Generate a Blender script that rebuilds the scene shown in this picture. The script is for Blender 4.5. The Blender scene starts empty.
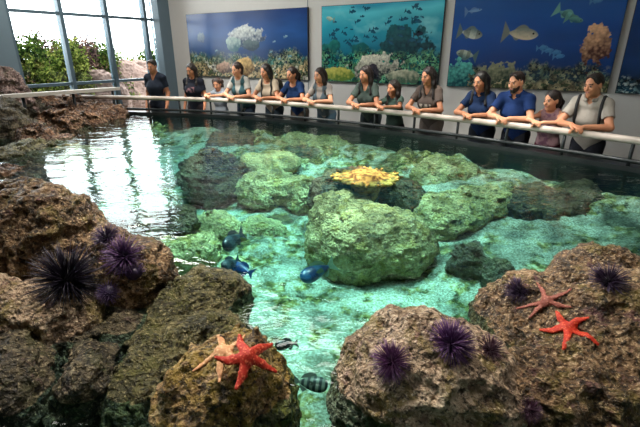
import bpy, bmesh, math, random
import numpy as np
import openvdb as vdb
from mathutils import Vector, Matrix
from mathutils.bvhtree import BVHTree

random.seed(7)
SC = bpy.context.scene
COL = SC.collection
PI = math.pi

# ------------------------------------------------------------------ camera model (used to read positions off the photo)
F, CX, CY, PITCH, CAMZ = 426.7, 320.0, 213.5, math.radians(20.9), 1.84


def raydir(px, py):
    x = (px - CX) / F
    yd = (py - CY) / F
    return np.array([x, math.cos(PITCH) - yd * math.sin(PITCH), -math.sin(PITCH) - yd * math.cos(PITCH)])


def P(px, py, z):                      # point on the horizontal plane z
    d = raydir(px, py)
    t = (z - CAMZ) / d[2]
    return np.array([d[0] * t, d[1] * t, z])


def D(px, py, dist):                   # point at forward distance dist
    d = raydir(px, py)
    t = dist / d[1]
    return np.array([d[0] * t, dist, CAMZ + d[2] * t])


def depth(p):
    return p[1] * math.cos(PITCH) + (CAMZ - p[2]) * math.sin(PITCH)


def project(p):
    zc = depth(p)
    up = p[1] * math.sin(PITCH) - (CAMZ - p[2]) * math.cos(PITCH)
    return CX + F * p[0] / zc, CY - F * up / zc


# ------------------------------------------------------------------ noise in numpy
def _hash(ix, iy, iz, seed):
    h = (ix.astype(np.int64) * 374761393 + iy.astype(np.int64) * 668265263 + iz.astype(np.int64) * 2147483647 + seed * 1274126177) & 0xFFFFFFFF
    h = ((h ^ (h >> 13)) * 1274126177) & 0xFFFFFFFF
    h = ((h ^ (h >> 16)) * 2246822519) & 0xFFFFFFFF
    return ((h ^ (h >> 15)) & 0xFFFFFF) / float(0xFFFFFF)


def vnoise(p, seed=0):                 # value noise, -1..1
    i = np.floor(p).astype(np.int64)
    f = p - i
    u = f * f * f * (f * (f * 6 - 15) + 10)
    r = 0
    for a in (0, 1):
        wx = u[:, 0] if a else 1 - u[:, 0]
        for b in (0, 1):
            wy = u[:, 1] if b else 1 - u[:, 1]
            for c in (0, 1):
                wz = u[:, 2] if c else 1 - u[:, 2]
                r = r + wx * wy * wz * _hash(i[:, 0] + a, i[:, 1] + b, i[:, 2] + c, seed)
    return r * 2 - 1


def fbm(p, octv=4, seed=0, gain=.5, ridged=False):
    s = np.zeros(len(p)); a = 1.0; n = 0.0
    q = p + 17.3
    for k in range(octv):
        v = vnoise(q, seed + k * 31)
        if ridged:
            v = 1 - 2 * np.abs(v)
        s += a * v; n += a
        a *= gain
        q = q * 2.03 + 5.1
    return s / n


def worley(p, seed=0):                 # distance to the nearest feature point
    i = np.floor(p).astype(np.int64)
    best = np.full(len(p), 9.0)
    for a in (-1, 0, 1):
        for b in (-1, 0, 1):
            for c in (-1, 0, 1):
                j = i + np.array([a, b, c])
                fx = j[:, 0] + _hash(j[:, 0], j[:, 1], j[:, 2], seed)
                fy = j[:, 1] + _hash(j[:, 0], j[:, 1], j[:, 2], seed + 1)
                fz = j[:, 2] + _hash(j[:, 0], j[:, 1], j[:, 2], seed + 2)
                best = np.minimum(best, (p[:, 0] - fx) ** 2 + (p[:, 1] - fy) ** 2 + (p[:, 2] - fz) ** 2)
    return np.sqrt(best)


# ------------------------------------------------------------------ materials
MATS = {}


class NT:
    def __init__(s, name):
        s.m = bpy.data.materials.new(name)
        s.m.use_nodes = True
        s.t = s.m.node_tree
        s.t.nodes.clear()
        s.out = s.t.nodes.new('ShaderNodeOutputMaterial')
        MATS[name] = s.m

    def n(s, typ, ins=None, **kw):
        nd = s.t.nodes.new('ShaderNode' + typ)
        for k, v in kw.items():
            setattr(nd, k, v)
        for k, v in (ins or {}).items():
            if isinstance(v, bpy.types.NodeSocket):
                s.t.links.new(v, nd.inputs[k])
            else:
                nd.inputs[k].default_value = v
        return nd

    def ramp(s, fac, stops):
        r = s.t.nodes.new('ShaderNodeValToRGB')
        s.t.links.new(fac, r.inputs[0])
        cr = r.color_ramp
        while len(cr.elements) < len(stops):
            cr.elements.new(.5)
        for e, (pos, c) in zip(cr.elements, stops):
            e.position = pos
            e.color = (c, c, c, 1) if isinstance(c, (int, float)) else tuple(c) + (1,)
        return r.outputs[0]

    def mix(s, fac, a, b, blend='MIX'):
        m = s.t.nodes.new('ShaderNodeMix')
        m.data_type = 'RGBA'; m.blend_type = blend
        for sock, v in ((m.inputs[0], fac), (m.inputs[6], a), (m.inputs[7], b)):
            if isinstance(v, bpy.types.NodeSocket):
                s.t.links.new(v, sock)
            elif isinstance(v, (int, float)):
                sock.default_value = v if sock.type == 'VALUE' else (v, v, v, 1)
            else:
                sock.default_value = tuple(v) + (1,)
        return m.outputs[2]

    def math(s, op, a, b=0.0):
        m = s.t.nodes.new('ShaderNodeMath'); m.operation = op
        for sock, v in ((m.inputs[0], a), (m.inputs[1], b)):
            if isinstance(v, bpy.types.NodeSocket):
                s.t.links.new(v, sock)
            else:
                sock.default_value = v
        return m.outputs[0]

    def pos(s):
        return s.n('NewGeometry').outputs['Position']

    def noise(s, vec, scale, detail=4, rough=.55, dist=0.0):
        return s.n('TexNoise', {'Vector': vec, 'Scale': scale, 'Detail': detail, 'Roughness': rough, 'Distortion': dist}).outputs[0]

    def done(s, shader):
        s.t.links.new(shader, s.out.inputs[0])
        return s.m


def L(r, g, b):                        # sRGB 0..255 -> linear
    return tuple((c / 255 / 12.92) if c / 255 <= .04045 else ((c / 255 + .055) / 1.055) ** 2.4 for c in (r, g, b))


def plain(name, col, rough=.6, metal=0.0, bump=0.0, bscale=40, var=.12, spec=.5):
    t = NT(name)
    co = t.pos()
    nz = t.noise(co, bscale * .25, 3)
    c = t.mix(t.math('MULTIPLY', nz, var * 2), col, tuple(x * .45 for x in col))
    ins = {'Base Color': c, 'Roughness': rough, 'Metallic': metal, 'Specular IOR Level': spec}
    if bump:
        b = t.n('Bump', {'Strength': bump, 'Distance': .01, 'Height': t.noise(co, bscale, 4)})
        ins['Normal'] = b.outputs[0]
    return t.done(t.n('BsdfPrincipled', ins).outputs[0])


def vcol(name, rough=.6, spec=.4, bump=0.0, bscale=120, coat=0.0):
    t = NT(name)
    a = t.n('Attribute', attribute_name='Col')
    ins = {'Base Color': a.outputs[0], 'Roughness': rough, 'Specular IOR Level': spec, 'Coat Weight': coat}
    if bump:
        b = t.n('Bump', {'Strength': bump, 'Distance': .006, 'Height': t.noise(t.pos(), bscale, 4)})
        ins['Normal'] = b.outputs[0]
    return t.done(t.n('BsdfPrincipled', ins).outputs[0])


# ------------------------------------------------------------------ objects
def tag(o, label=None, cat=None, group=None, kind=None):
    if label: o['label'] = label
    if cat: o['category'] = cat
    if group: o['group'] = group
    if kind: o['kind'] = kind
    return o


def mesh_obj(name, verts, faces, mat=None, parent=None, smooth=False, origin=None, colors=None):
    verts = np.asarray(verts, dtype=np.float64)
    if origin is not None:
        verts = verts - np.asarray(origin)
    me = bpy.data.meshes.new(name)
    if isinstance(faces, np.ndarray) and faces.ndim == 2:
        k = faces.shape[1]
        me.vertices.add(len(verts)); me.vertices.foreach_set('co', verts.astype(np.float32).ravel())
        me.loops.add(faces.size); me.loops.foreach_set('vertex_index', faces.astype(np.int32).ravel())
        me.polygons.add(len(faces))
        me.polygons.foreach_set('loop_start', np.arange(0, faces.size, k, dtype=np.int32))
        me.update(calc_edges=True)
    else:
        me.from_pydata([tuple(v) for v in verts], [], [tuple(f) for f in faces])
        me.update()
    if smooth:
        me.polygons.foreach_set('use_smooth', np.ones(len(me.polygons), dtype=bool))
    if colors is not None:
        at = me.color_attributes.new('Col', 'FLOAT_COLOR', 'POINT')
        c = np.ones((len(verts), 4), dtype=np.float32); c[:, :3] = colors
        at.data.foreach_set('color', c.ravel())
    if mat is not None:
        me.materials.append(mat)
    me.validate()
    o = bpy.data.objects.new(name, me)
    COL.objects.link(o)
    if parent is not None:
        o.parent = parent
        if origin is not None:
            o.location = tuple(origin)
    elif origin is not None:
        o.location = tuple(origin)
    return o


def empty(name, loc, label, cat, group=None, rz=0.0):
    o = bpy.data.objects.new(name, None)
    COL.objects.link(o)
    o.location = tuple(loc); o.rotation_euler = (0, 0, rz)
    o.empty_display_size = .1
    return tag(o, label, cat, group)


class MB:                              # small mesh collector: boxes, tubes, lathes
    def __init__(s):
        s.v = []; s.f = []

    def add(s, v, f):
        b = len(s.v)
        s.v += [tuple(map(float, q)) for q in v]
        s.f += [tuple(i + b for i in q) for q in f]
        return s

    def box(s, c, size, ax=None):
        ax = np.eye(3) if ax is None else np.asarray(ax, float)
        v = []
        for k in range(8):
            q = np.array([(k & 1) - .5, ((k >> 1) & 1) - .5, (k >> 2) - .5]) * np.array(size)
            v.append(np.asarray(c, float) + q[0] * ax[0] + q[1] * ax[1] + q[2] * ax[2])
        return s.add(v, [(0, 2, 3, 1), (4, 5, 7, 6), (0, 1, 5, 4), (2, 6, 7, 3), (0, 4, 6, 2), (1, 3, 7, 5)])

    def tube(s, pts, rad, n=10, cap=True):
        pts = [np.asarray(q, float) for q in pts]
        rads = rad if isinstance(rad, (list, tuple, np.ndarray)) else [rad] * len(pts)
        v = []; f = []
        up = None
        for i, q in enumerate(pts):
            t = pts[min(i + 1, len(pts) - 1)] - pts[max(i - 1, 0)]
            t = t / (np.linalg.norm(t) + 1e-12)
            if up is None:
                up = np.array([0, 0, 1.0]) if abs(t[2]) < .9 else np.array([0, 1.0, 0])
            a = np.cross(up, t); a /= np.linalg.norm(a) + 1e-12
            b = np.cross(t, a); up = b
            for k in range(n):
                w = 2 * PI * k / n
                v.append(q + rads[i] * (math.cos(w) * a + math.sin(w) * b))
        for i in range(len(pts) - 1):
            for k in range(n):
                f.append((i * n + k, i * n + (k + 1) % n, (i + 1) * n + (k + 1) % n, (i + 1) * n + k))
        if cap:
            f.append(tuple(reversed(range(n))))
            f.append(tuple(range((len(pts) - 1) * n, len(pts) * n)))
        return s.add(v, f)

    def sphere(s, c, r, nu=16, nv=10):
        r = np.array(r if isinstance(r, (tuple, list, np.ndarray)) else (r, r, r), float)
        v = []; f = []
        for j in range(nv + 1):
            th = PI * j / nv
            for i in range(nu):
                ph = 2 * PI * i / nu
                v.append(np.asarray(c) + r * np.array([math.sin(th) * math.cos(ph), math.sin(th) * math.sin(ph), math.cos(th)]))
        for j in range(nv):
            for i in range(nu):
                f.append((j * nu + i, (j + 1) * nu + i, (j + 1) * nu + (i + 1) % nu, j * nu + (i + 1) % nu))
        return s.add(v, f)

    def prism(s, poly, z0, z1):
        n = len(poly)
        v = [(x, y, z0) for x, y in poly] + [(x, y, z1) for x, y in poly]
        f = [tuple(reversed(range(n))), tuple(range(n, 2 * n))] + [(i, (i + 1) % n, (i + 1) % n + n, i + n) for i in range(n)]
        return s.add(v, f)

    def build(s, name, mat, parent=None, smooth=False, origin=None):
        return mesh_obj(name, s.v, s.f, mat, parent, smooth, origin)


# ------------------------------------------------------------------ signed-distance modelling (meshed with OpenVDB)
class SDF:
    def __init__(s, lo, hi, h):
        s.lo = np.asarray(lo, float); s.h = h
        n = np.ceil((np.asarray(hi, float) - s.lo) / h).astype(int) + 1
        s.n = n
        s.a = np.full(tuple(n), 1.0, np.float32)
        s.ax = [s.lo[i] + h * np.arange(n[i]) for i in range(3)]

    def _sl(s, lo, hi, pad):
        i0 = np.clip(np.floor((np.asarray(lo) - pad - s.lo) / s.h).astype(int), 0, s.n)
        i1 = np.clip(np.ceil((np.asarray(hi) + pad - s.lo) / s.h).astype(int) + 1, 0, s.n)
        sl = tuple(slice(a, b) for a, b in zip(i0, i1))
        return sl, (s.ax[0][sl[0]][:, None, None], s.ax[1][sl[1]][None, :, None], s.ax[2][sl[2]][None, None, :])

    def op(s, fn, lo, hi, k=.01, cut=False):
        sl, (x, y, z) = s._sl(lo, hi, k + 3 * s.h)
        A = s.a[sl]
        if A.size == 0:
            return
        d = fn(x, y, z).astype(np.float32)
        if cut:
            d = -d
            h = np.clip(.5 - .5 * (d - A) / max(k, 1e-6), 0, 1)
            s.a[sl] = d + (A - d) * h + k * h * (1 - h)
        else:
            h = np.clip(.5 + .5 * (A - d) / max(k, 1e-6), 0, 1)
            s.a[sl] = A + (d - A) * h - k * h * (1 - h)

    def cap(s, a, b, r1, r2=None, k=.02, sc=(1, 1, 1), R=None, o=None, cut=False):
        """round cone from a to b; sc stretches space about o along the axes of R"""
        r2 = r1 if r2 is None else r2
        a = np.asarray(a, float); b = np.asarray(b, float)
        o = (a + b) / 2 if o is None else np.asarray(o, float)
        R = np.eye(3) if R is None else np.asarray(R, float)     # rows = axes
        S = np.asarray(sc, float)
        la = R @ (a - o) / S; lb = R @ (b - o) / S
        ba = lb - la; bb = float(ba @ ba) + 1e-12
        m = max(r1, r2) * max(S.max(), 1)
        mn = float(min(S.min(), 1))

        def fn(x, y, z):
            dx, dy, dz = x - o[0], y - o[1], z - o[2]
            q = [(R[i, 0] * dx + R[i, 1] * dy + R[i, 2] * dz) / S[i] - la[i] for i in range(3)]
            t = np.clip((q[0] * ba[0] + q[1] * ba[1] + q[2] * ba[2]) / bb, 0, 1)
            d = np.sqrt((q[0] - ba[0] * t) ** 2 + (q[1] - ba[1] * t) ** 2 + (q[2] - ba[2] * t) ** 2)
            return d - (r1 + (r2 - r1) * t)
        s.op(fn, np.minimum(a, b) - m, np.maximum(a, b) + m, k, cut)

    def ell(s, c, r, k=.02, R=None, cut=False):
        c = np.asarray(c, float); r = np.asarray(r, float)
        R = np.eye(3) if R is None else np.asarray(R, float)
        mr = float(r.max()); mn = float(r.min())

        def fn(x, y, z):
            dx, dy, dz = x - c[0], y - c[1], z - c[2]
            q = [(R[i, 0] * dx + R[i, 1] * dy + R[i, 2] * dz) / r[i] for i in range(3)]
            l = np.sqrt(q[0] ** 2 + q[1] ** 2 + q[2] ** 2)
            g = np.sqrt((q[0] / r[0]) ** 2 + (q[1] / r[1]) ** 2 + (q[2] / r[2]) ** 2)
            return l * (l - 1) / (g + 1e-9)
        s.op(fn, c - mr, c + mr, k, cut)

    def half(s, o, n, k=.004):                    # keep the side the normal points to
        o = np.asarray(o, float); n = np.asarray(n, float); n = n / np.linalg.norm(n)
        x, y, z = s.ax[0][:, None, None], s.ax[1][None, :, None], s.ax[2][None, None, :]
        d = -((x - o[0]) * n[0] + (y - o[1]) * n[1] + (z - o[2]) * n[2])
        s.a = np.maximum(s.a, d.astype(np.float32))

    def mesh(s):
        a = np.clip(s.a, -4 * s.h, 4 * s.h)
        a[0] = a[-1] = 4 * s.h; a[:, 0] = a[:, -1] = 4 * s.h; a[:, :, 0] = a[:, :, -1] = 4 * s.h
        g = vdb.FloatGrid(4 * s.h)
        g.copyFromArray(np.ascontiguousarray(a, dtype=np.float32))
        p, q = g.convertToQuads(0.0)
        p = p.astype(np.float64)
        q = q.astype(np.int64)
        # make the faces point outwards
        v0, v1, v2 = p[q[:, 0]], p[q[:, 1]], p[q[:, 2]]
        vol = np.einsum('ij,ij->i', v0 - p.mean(0), np.cross(v1 - v0, v2 - v0)).sum()
        if vol < 0:
            q = q[:, ::-1]
        return p * s.h + s.lo, q


def normals(v, q):
    n = np.zeros_like(v)
    fn = np.cross(v[q[:, 2]] - v[q[:, 0]], v[q[:, 3]] - v[q[:, 1]])
    for k in range(4):
        np.add.at(n, q[:, k], fn)
    return n / (np.linalg.norm(n, axis=1)[:, None] + 1e-12)

# ================================================================== THE ROOM
AW = np.array([.848, -.530, 0])        # along the picture wall, towards the right
NW = np.array([-.530, -.848, 0])       # from the picture wall into the room
CORNER = np.array([-3.64, 11.0, 0])


def UV(u, v, z=0.0):
    return CORNER + AW * u + NW * v + np.array([0, 0, z])


CEIL = 4.1
RU, RV = 13.0, 13.0
WATER = .74
ROT = math.atan2(AW[1], AW[0])
AX = np.array([AW, NW, [0, 0, 1.0]])

plain('plaster_grey', L(208, 206, 202), .85, bump=.06, bscale=60, var=.05)
plain('ceiling_dark', L(120, 120, 118), .9, var=.1)
plain('floor_concrete', L(96, 94, 90), .45, bump=.05, bscale=30, var=.25)
plain('mullion_metal', L(84, 104, 116), .4, metal=.3, var=.05)
plain('column_paint', L(104, 124, 136), .55, var=.08)
plain('rim_black', L(24, 28, 30), .3, bump=.05, bscale=50)
plain('rail_cream', L(176, 164, 154), .38, var=.08, bscale=30)
plain('post_dark', L(46, 50, 52), .4, metal=.5)
plain('earth_dry', L(170, 150, 128), .95, bump=.5, bscale=8, var=.3)

t = NT('window_glass')
fr = t.n('Fresnel', {'IOR': 1.35})
t.done(t.n('MixShader', {0: fr.outputs[0], 1: t.n('BsdfTransparent', {'Color': (.97, .985, .98, 1)}).outputs[0],
                         2: t.n('BsdfGlossy', {'Roughness': .02, 'Color': (.9, .95, 1, 1)}).outputs[0]}).outputs[0])


def slab(name, mat, c, size, kind='structure'):
    o = MB().box((0, 0, 0), size).build(name, mat)
    o.location = tuple(c); o.rotation_euler = (0, 0, ROT)
    o['kind'] = kind
    return o


MM = MATS
slab('floor', MM['floor_concrete'], UV(RU / 2, RV / 2, -.05), (RU, RV, .1))
slab('ceiling', MM['ceiling_dark'], UV(RU / 2, RV / 2, CEIL + .1), (RU + .4, RV + .4, .2))
slab('wall_back', MM['plaster_grey'], UV(RU / 2, -.1, CEIL / 2), (RU + .4, .2, CEIL))
slab('wall_right', MM['plaster_grey'], UV(RU + .1, RV / 2, CEIL / 2), (.2, RV, CEIL))
slab('wall_front', MM['plaster_grey'], UV(RU / 2, RV + .1, CEIL / 2), (RU + .4, .2, CEIL))
slab('wall_left', MM['plaster_grey'], UV(-.08, RV / 2, .15), (.16, RV, .3))
slab('column_corner', MM['column_paint'], UV(.02, .08, CEIL / 2), (.3, .46, CEIL))
slab('column_left', MM['column_paint'], UV(0, 3.74, CEIL / 2), (.3, .60, CEIL))
for uu in (2.62, 2.95 + 2.2):
    pass
# hairline joints between the wall boards
for i, uu in enumerate((4.02, 7.42)):
    slab('trim_%d' % (i + 1), MM['column_paint'], UV(uu, .002, CEIL / 2), (.012, .006, CEIL))

# window wall on the left: mullions and transoms are the frame of each window
mv = [.56 + .94 * k for k in range(14)]
zs = [.3, 1.22, 2.5, CEIL]
vprev = .3
for i, v in enumerate(mv):
    w = MB()
    v0 = vprev
    w.box((0, 0, (zs[0] + CEIL) / 2), (.14, .075, CEIL - zs[0]))
    for z in (.34, 1.22, 2.5, CEIL - .04):
        w.box((0, (v0 - v) / 2, z), (.10, abs(v - v0) - .07, .055))
    # local axes: x along u, y along v
    o = w.build('window_%d' % (i + 1), MM['mullion_metal'])
    o.location = tuple(UV(-.04, v)); o.rotation_euler = (0, 0, ROT)
    # box y axis is v only if the rotation maps +Y to -NW, so mirror it
    for vert in o.data.vertices:
        vert.co.y *= -1
    o.data.flip_normals()
    o['kind'] = 'structure'
    g = MB().box((0, -(v0 - v) / 2, (zs[0] + CEIL) / 2), (.012, abs(v - v0) - .05, CEIL - zs[0] - .04)).build('pane', MM['window_glass'], o)
    vprev = v

# outdoors
ob = MB().box((0, 0, 0), (26, 40, .2)).build('ground_outside', MM['earth_dry'])
ob.location = tuple(UV(-13.3, 4, -.12)); ob.rotation_euler = (0, 0, ROT); ob['kind'] = 'structure'

# ================================================================== POOL
trace = [(40, 96.3), (80, 97), (120, 98), (180, 98.5), (220, 99.8), (260, 102), (300, 104.7), (340, 108), (400, 113), (440, 117), (480, 121.8), (520, 126.8), (580, 133.7), (640, 141), (700, 149.5)]
raw = np.array([P(x, y, 1.03)[:2] for x, y in trace])
raw = np.vstack([raw, raw[-1] + (raw[-1] - raw[-3]) * .8, raw[-1] + (raw[-1] - raw[-3]) * 2.0 + np.array([-.15, 0]), [4.0, -1.0]])
for _ in range(2):
    raw[1:-1] = (raw[:-2] + raw[1:-1] * 2 + raw[2:]) / 4


def resample(pts, n):
    s = np.concatenate([[0], np.cumsum(np.linalg.norm(np.diff(pts, axis=0), axis=1))])
    u = np.linspace(0, s[-1], n)
    return np.stack([np.interp(u, s, pts[:, i]) for i in range(pts.shape[1])], 1)


def smooth_line(pts, it=30):
    pts = pts.copy()
    for _ in range(it):
        pts[1:-1] = (pts[:-2] + 2 * pts[1:-1] + pts[2:]) / 4
    return pts


RAIL = smooth_line(resample(raw, 120), 25)


def offset(line, d):                   # + moves away from the pool (behind the rail)
    t = np.gradient(line, axis=0); t /= np.linalg.norm(t, axis=1)[:, None]
    return line + d * np.stack([-t[:, 1], t[:, 0]], 1)


inner = offset(RAIL, -.04)
outer = offset(RAIL, .14)
n = len(inner)
pw = MB()
v = [(x, y, 0) for x, y in inner] + [(x, y, .785) for x, y in inner] + [(x, y, .785) for x, y in outer] + [(x, y, 0) for x, y in outer]
f = []
for i in range(n - 1):
    for k in range(4):
        a, b = k * n + i, ((k + 1) % 4) * n + i
        f.append((a, b, b + 1, a + 1))
f += [(0, n, 2 * n, 3 * n), (n - 1, 4 * n - 1, 3 * n - 1, 2 * n - 1)]
pool_wall = pw.add(v, f).build('pool_wall', MM['rim_black'])
tag(pool_wall, 'low black curved wall of the touch pool below the cream handrail', 'pool wall', kind='structure')

# handrail: one curved tube on posts, with a thin dark bar low down
rail_n = len(RAIL)
root = empty('handrail', (RAIL[40][0], RAIL[40][1], .785), 'curved cream handrail with dark posts around the far side of the pool', 'handrail')
ori = np.array([RAIL[40][0], RAIL[40][1], .785])


def along(line, z):
    return [np.array([x, y, z]) for x, y in line]


MB().tube([p - ori for p in along(RAIL, 1.035)], .037, 14).build('top_rail', MM['rail_cream'], root, True)
MB().tube([p - ori for p in along(offset(RAIL, .0), .835)], .022, 8).build('lower_bar', MM['post_dark'], root, True)
rs = np.concatenate([[0], np.cumsum(np.linalg.norm(np.diff(RAIL, axis=0), axis=1))])


def rail_at(s):
    p = np.array([np.interp(s, rs, RAIL[:, 0]), np.interp(s, rs, RAIL[:, 1])])
    q = np.array([np.interp(s + .05, rs, RAIL[:, 0]), np.interp(s + .05, rs, RAIL[:, 1])])
    tt = (q - p) / (np.linalg.norm(q - p) + 1e-9)
    return p, np.array([-tt[1], tt[0]])          # point, normal away from the pool


s = .35
while s < rs[-1] - .2:
    p, nn = rail_at(s)
    MB().tube([np.array([p[0], p[1], .78]) - ori, np.array([p[0], p[1], 1.02]) - ori], .017, 8).build('post', MM['post_dark'], root, True)
    s += .62

# pool outline for the water and the bottom
near = [(4.0, -1.2), (-3.6, -1.2), (-4.6, 1.5), (-5.0, 4.5), (-5.0, 7.0)]
outline = [tuple(p) for p in inner] + [tuple(p) for p in near]
cx0 = np.array(outline)

def rise(xy):                          # the bottom shelves up towards the far wall
    xy = np.atleast_2d(xy)
    d = np.full(len(xy), 9.0)
    for q in RAIL[::3]:
        d = np.minimum(d, np.hypot(xy[:, 0] - q[0], xy[:, 1] - q[1]))
    u_ = np.clip(1 - d / 2.6, 0, 1)
    return .40 * u_ * u_ * (3 - 2 * u_)


# bottom: sand with hummocks
xs = np.arange(-5.6, 4.7, .03); ys = np.arange(-1.4, 8.6, .03)
gx, gy = np.meshgrid(xs, ys, indexing='ij')
pp = np.stack([gx.ravel(), gy.ravel(), np.zeros(gx.size)], 1)
hz = .07 + .09 * fbm(pp * .9, 3, 5)
rub = np.clip(fbm(pp * .7 + 9, 3, 77) * 1.6 + .25 - np.exp(-((pp[:, 0] + .1) ** 2 / 1.2 + (pp[:, 1] - 2.3) ** 2 / 1.2)) * 1.2, 0, 1)
w1 = worley(pp * 4.2 + fbm(pp * 3, 2, 8)[:, None] * .5, 4)
hz += rub * (.17 * np.clip(.75 - w1, 0, 1) + .09 * fbm(pp * 7, 4, 9)) + .012 * fbm(pp * 9, 3, 3) + .006 * fbm(pp * 24, 2, 6)
hz = np.clip(hz + .03 + rise(pp[:, :2]) * (1 + .25 * fbm(pp * 1.6, 3, 21)), .015, .68)


def inside(px, py, poly):
    r = np.zeros(len(px), bool)
    j = len(poly) - 1
    for i in range(len(poly)):
        xi, yi = poly[i]; xj, yj = poly[j]
        c = ((yi > py) != (yj > py)) & (px < (xj - xi) * (py - yi) / (yj - yi + 1e-12) + xi)
        r ^= c
        j = i
    return r


ins = inside(pp[:, 0], pp[:, 1], [tuple(q) for q in offset(RAIL, .02)] + near).reshape(gx.shape)
idx = np.arange(gx.size).reshape(gx.shape)
ok = ins[:-1, :-1] & ins[1:, :-1] & ins[1:, 1:] & ins[:-1, 1:]
fq = np.stack([idx[:-1, :-1][ok], idx[1:, :-1][ok], idx[1:, 1:][ok], idx[:-1, 1:][ok]], 1)
used = np.unique(fq); remap = -np.ones(gx.size, int); remap[used] = np.arange(len(used))
bv = np.stack([pp[:, 0], pp[:, 1], hz], 1)[used]

t = NT('pool_bottom')
co = t.pos()
n1 = t.noise(co, 1.6, 4, .6, .4)
n2 = t.noise(co, 13, 6, .68, .2)
n3 = t.noise(co, 60, 3, .7)
n4 = t.noise(t.n('VectorMath', {0: co, 1: (5.2, 1.7, 3.3)}, operation='ADD').outputs[0], 5.0, 5, .68, .3)
rubble = t.n('Attribute', attribute_name='Col').outputs[0]
sand = t.ramp(t.math('ADD', t.math('MULTIPLY', n3, .75), t.math('MULTIPLY', n2, .25)), [(.36, L(112, 106, 86)), (.5, L(178, 170, 146)), (.64, L(226, 220, 204))])
algae = t.ramp(n2, [(.34, L(30, 34, 16)), (.46, L(84, 82, 44)), (.55, L(158, 142, 80)), (.66, L(226, 214, 178))])
m1 = t.ramp(t.math('ADD', n4, t.math('MULTIPLY', rubble, .16)), [(.50, 0.0), (.60, 1.0)])
c1 = t.mix(m1, sand, algae)
dark = t.ramp(t.math('ADD', n1, t.math('MULTIPLY', rubble, .05)), [(.54, 0.0), (.64, 1.0)])
c2 = t.mix(t.math('MULTIPLY', dark, .7), c1, L(44, 50, 36))
bmp = t.n('Bump', {'Strength': .8, 'Distance': .03, 'Height': t.math('ADD', n2, t.math('MULTIPLY', n3, .35))})
t.done(t.n('BsdfPrincipled', {'Base Color': c2, 'Roughness': .9, 'Specular IOR Level': .15, 'Normal': bmp.outputs[0]}).outputs[0])
pb = mesh_obj('pool_floor', bv, remap[fq], MM['pool_bottom'], smooth=True, colors=np.repeat(rub[used][:, None], 3, 1))
pb['kind'] = 'structure'
floor_bvh = BVHTree.FromPolygons([tuple(q) for q in bv], [tuple(q) for q in remap[fq].tolist()])

# the water: a closed volume that swallows red, with a rippled clear surface
t = NT('clear_water')
co = t.pos()
mp = t.n('Mapping', {'Vector': co, 'Rotation': (0, 0, .5), 'Scale': (1.0, 1.9, 1.0)}).outputs[0]
w1 = t.noise(mp, 2.6, 3, .5, .5)
w2 = t.noise(mp, 9.5, 2, .5, .4)
hgt = t.math('ADD', w1, t.math('MULTIPLY', w2, .22))
bmp = t.n('Bump', {'Strength': 1.0, 'Distance': .0105, 'Height': hgt})
fr = t.n('Fresnel', {'IOR': 1.34, 'Normal': bmp.outputs[0]})
sh = t.n('MixShader', {0: fr.outputs[0], 1: t.n('BsdfTransparent', {'Color': (.73, .94, .94, 1)}).outputs[0],
                       2: t.n('BsdfGlossy', {'Roughness': .015, 'Normal': bmp.outputs[0]}).outputs[0]})
t.done(sh.outputs[0])
va = t.n('VolumeAbsorption', {'Color': (.40, .86, .90, 1), 'Density': .8})
t.t.links.new(va.outputs[0], t.out.inputs['Volume'])
wat = MB().prism([tuple(q) for q in offset(RAIL, -.045)] + [(x * .995, y) for x, y in near], .005, WATER).build('pool_water', MM['clear_water'])
bm = bmesh.new(); bm.from_mesh(wat.data); bmesh.ops.recalc_face_normals(bm, faces=bm.faces); bm.to_mesh(wat.data); bm.free()
wat['kind'] = 'structure'

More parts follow.
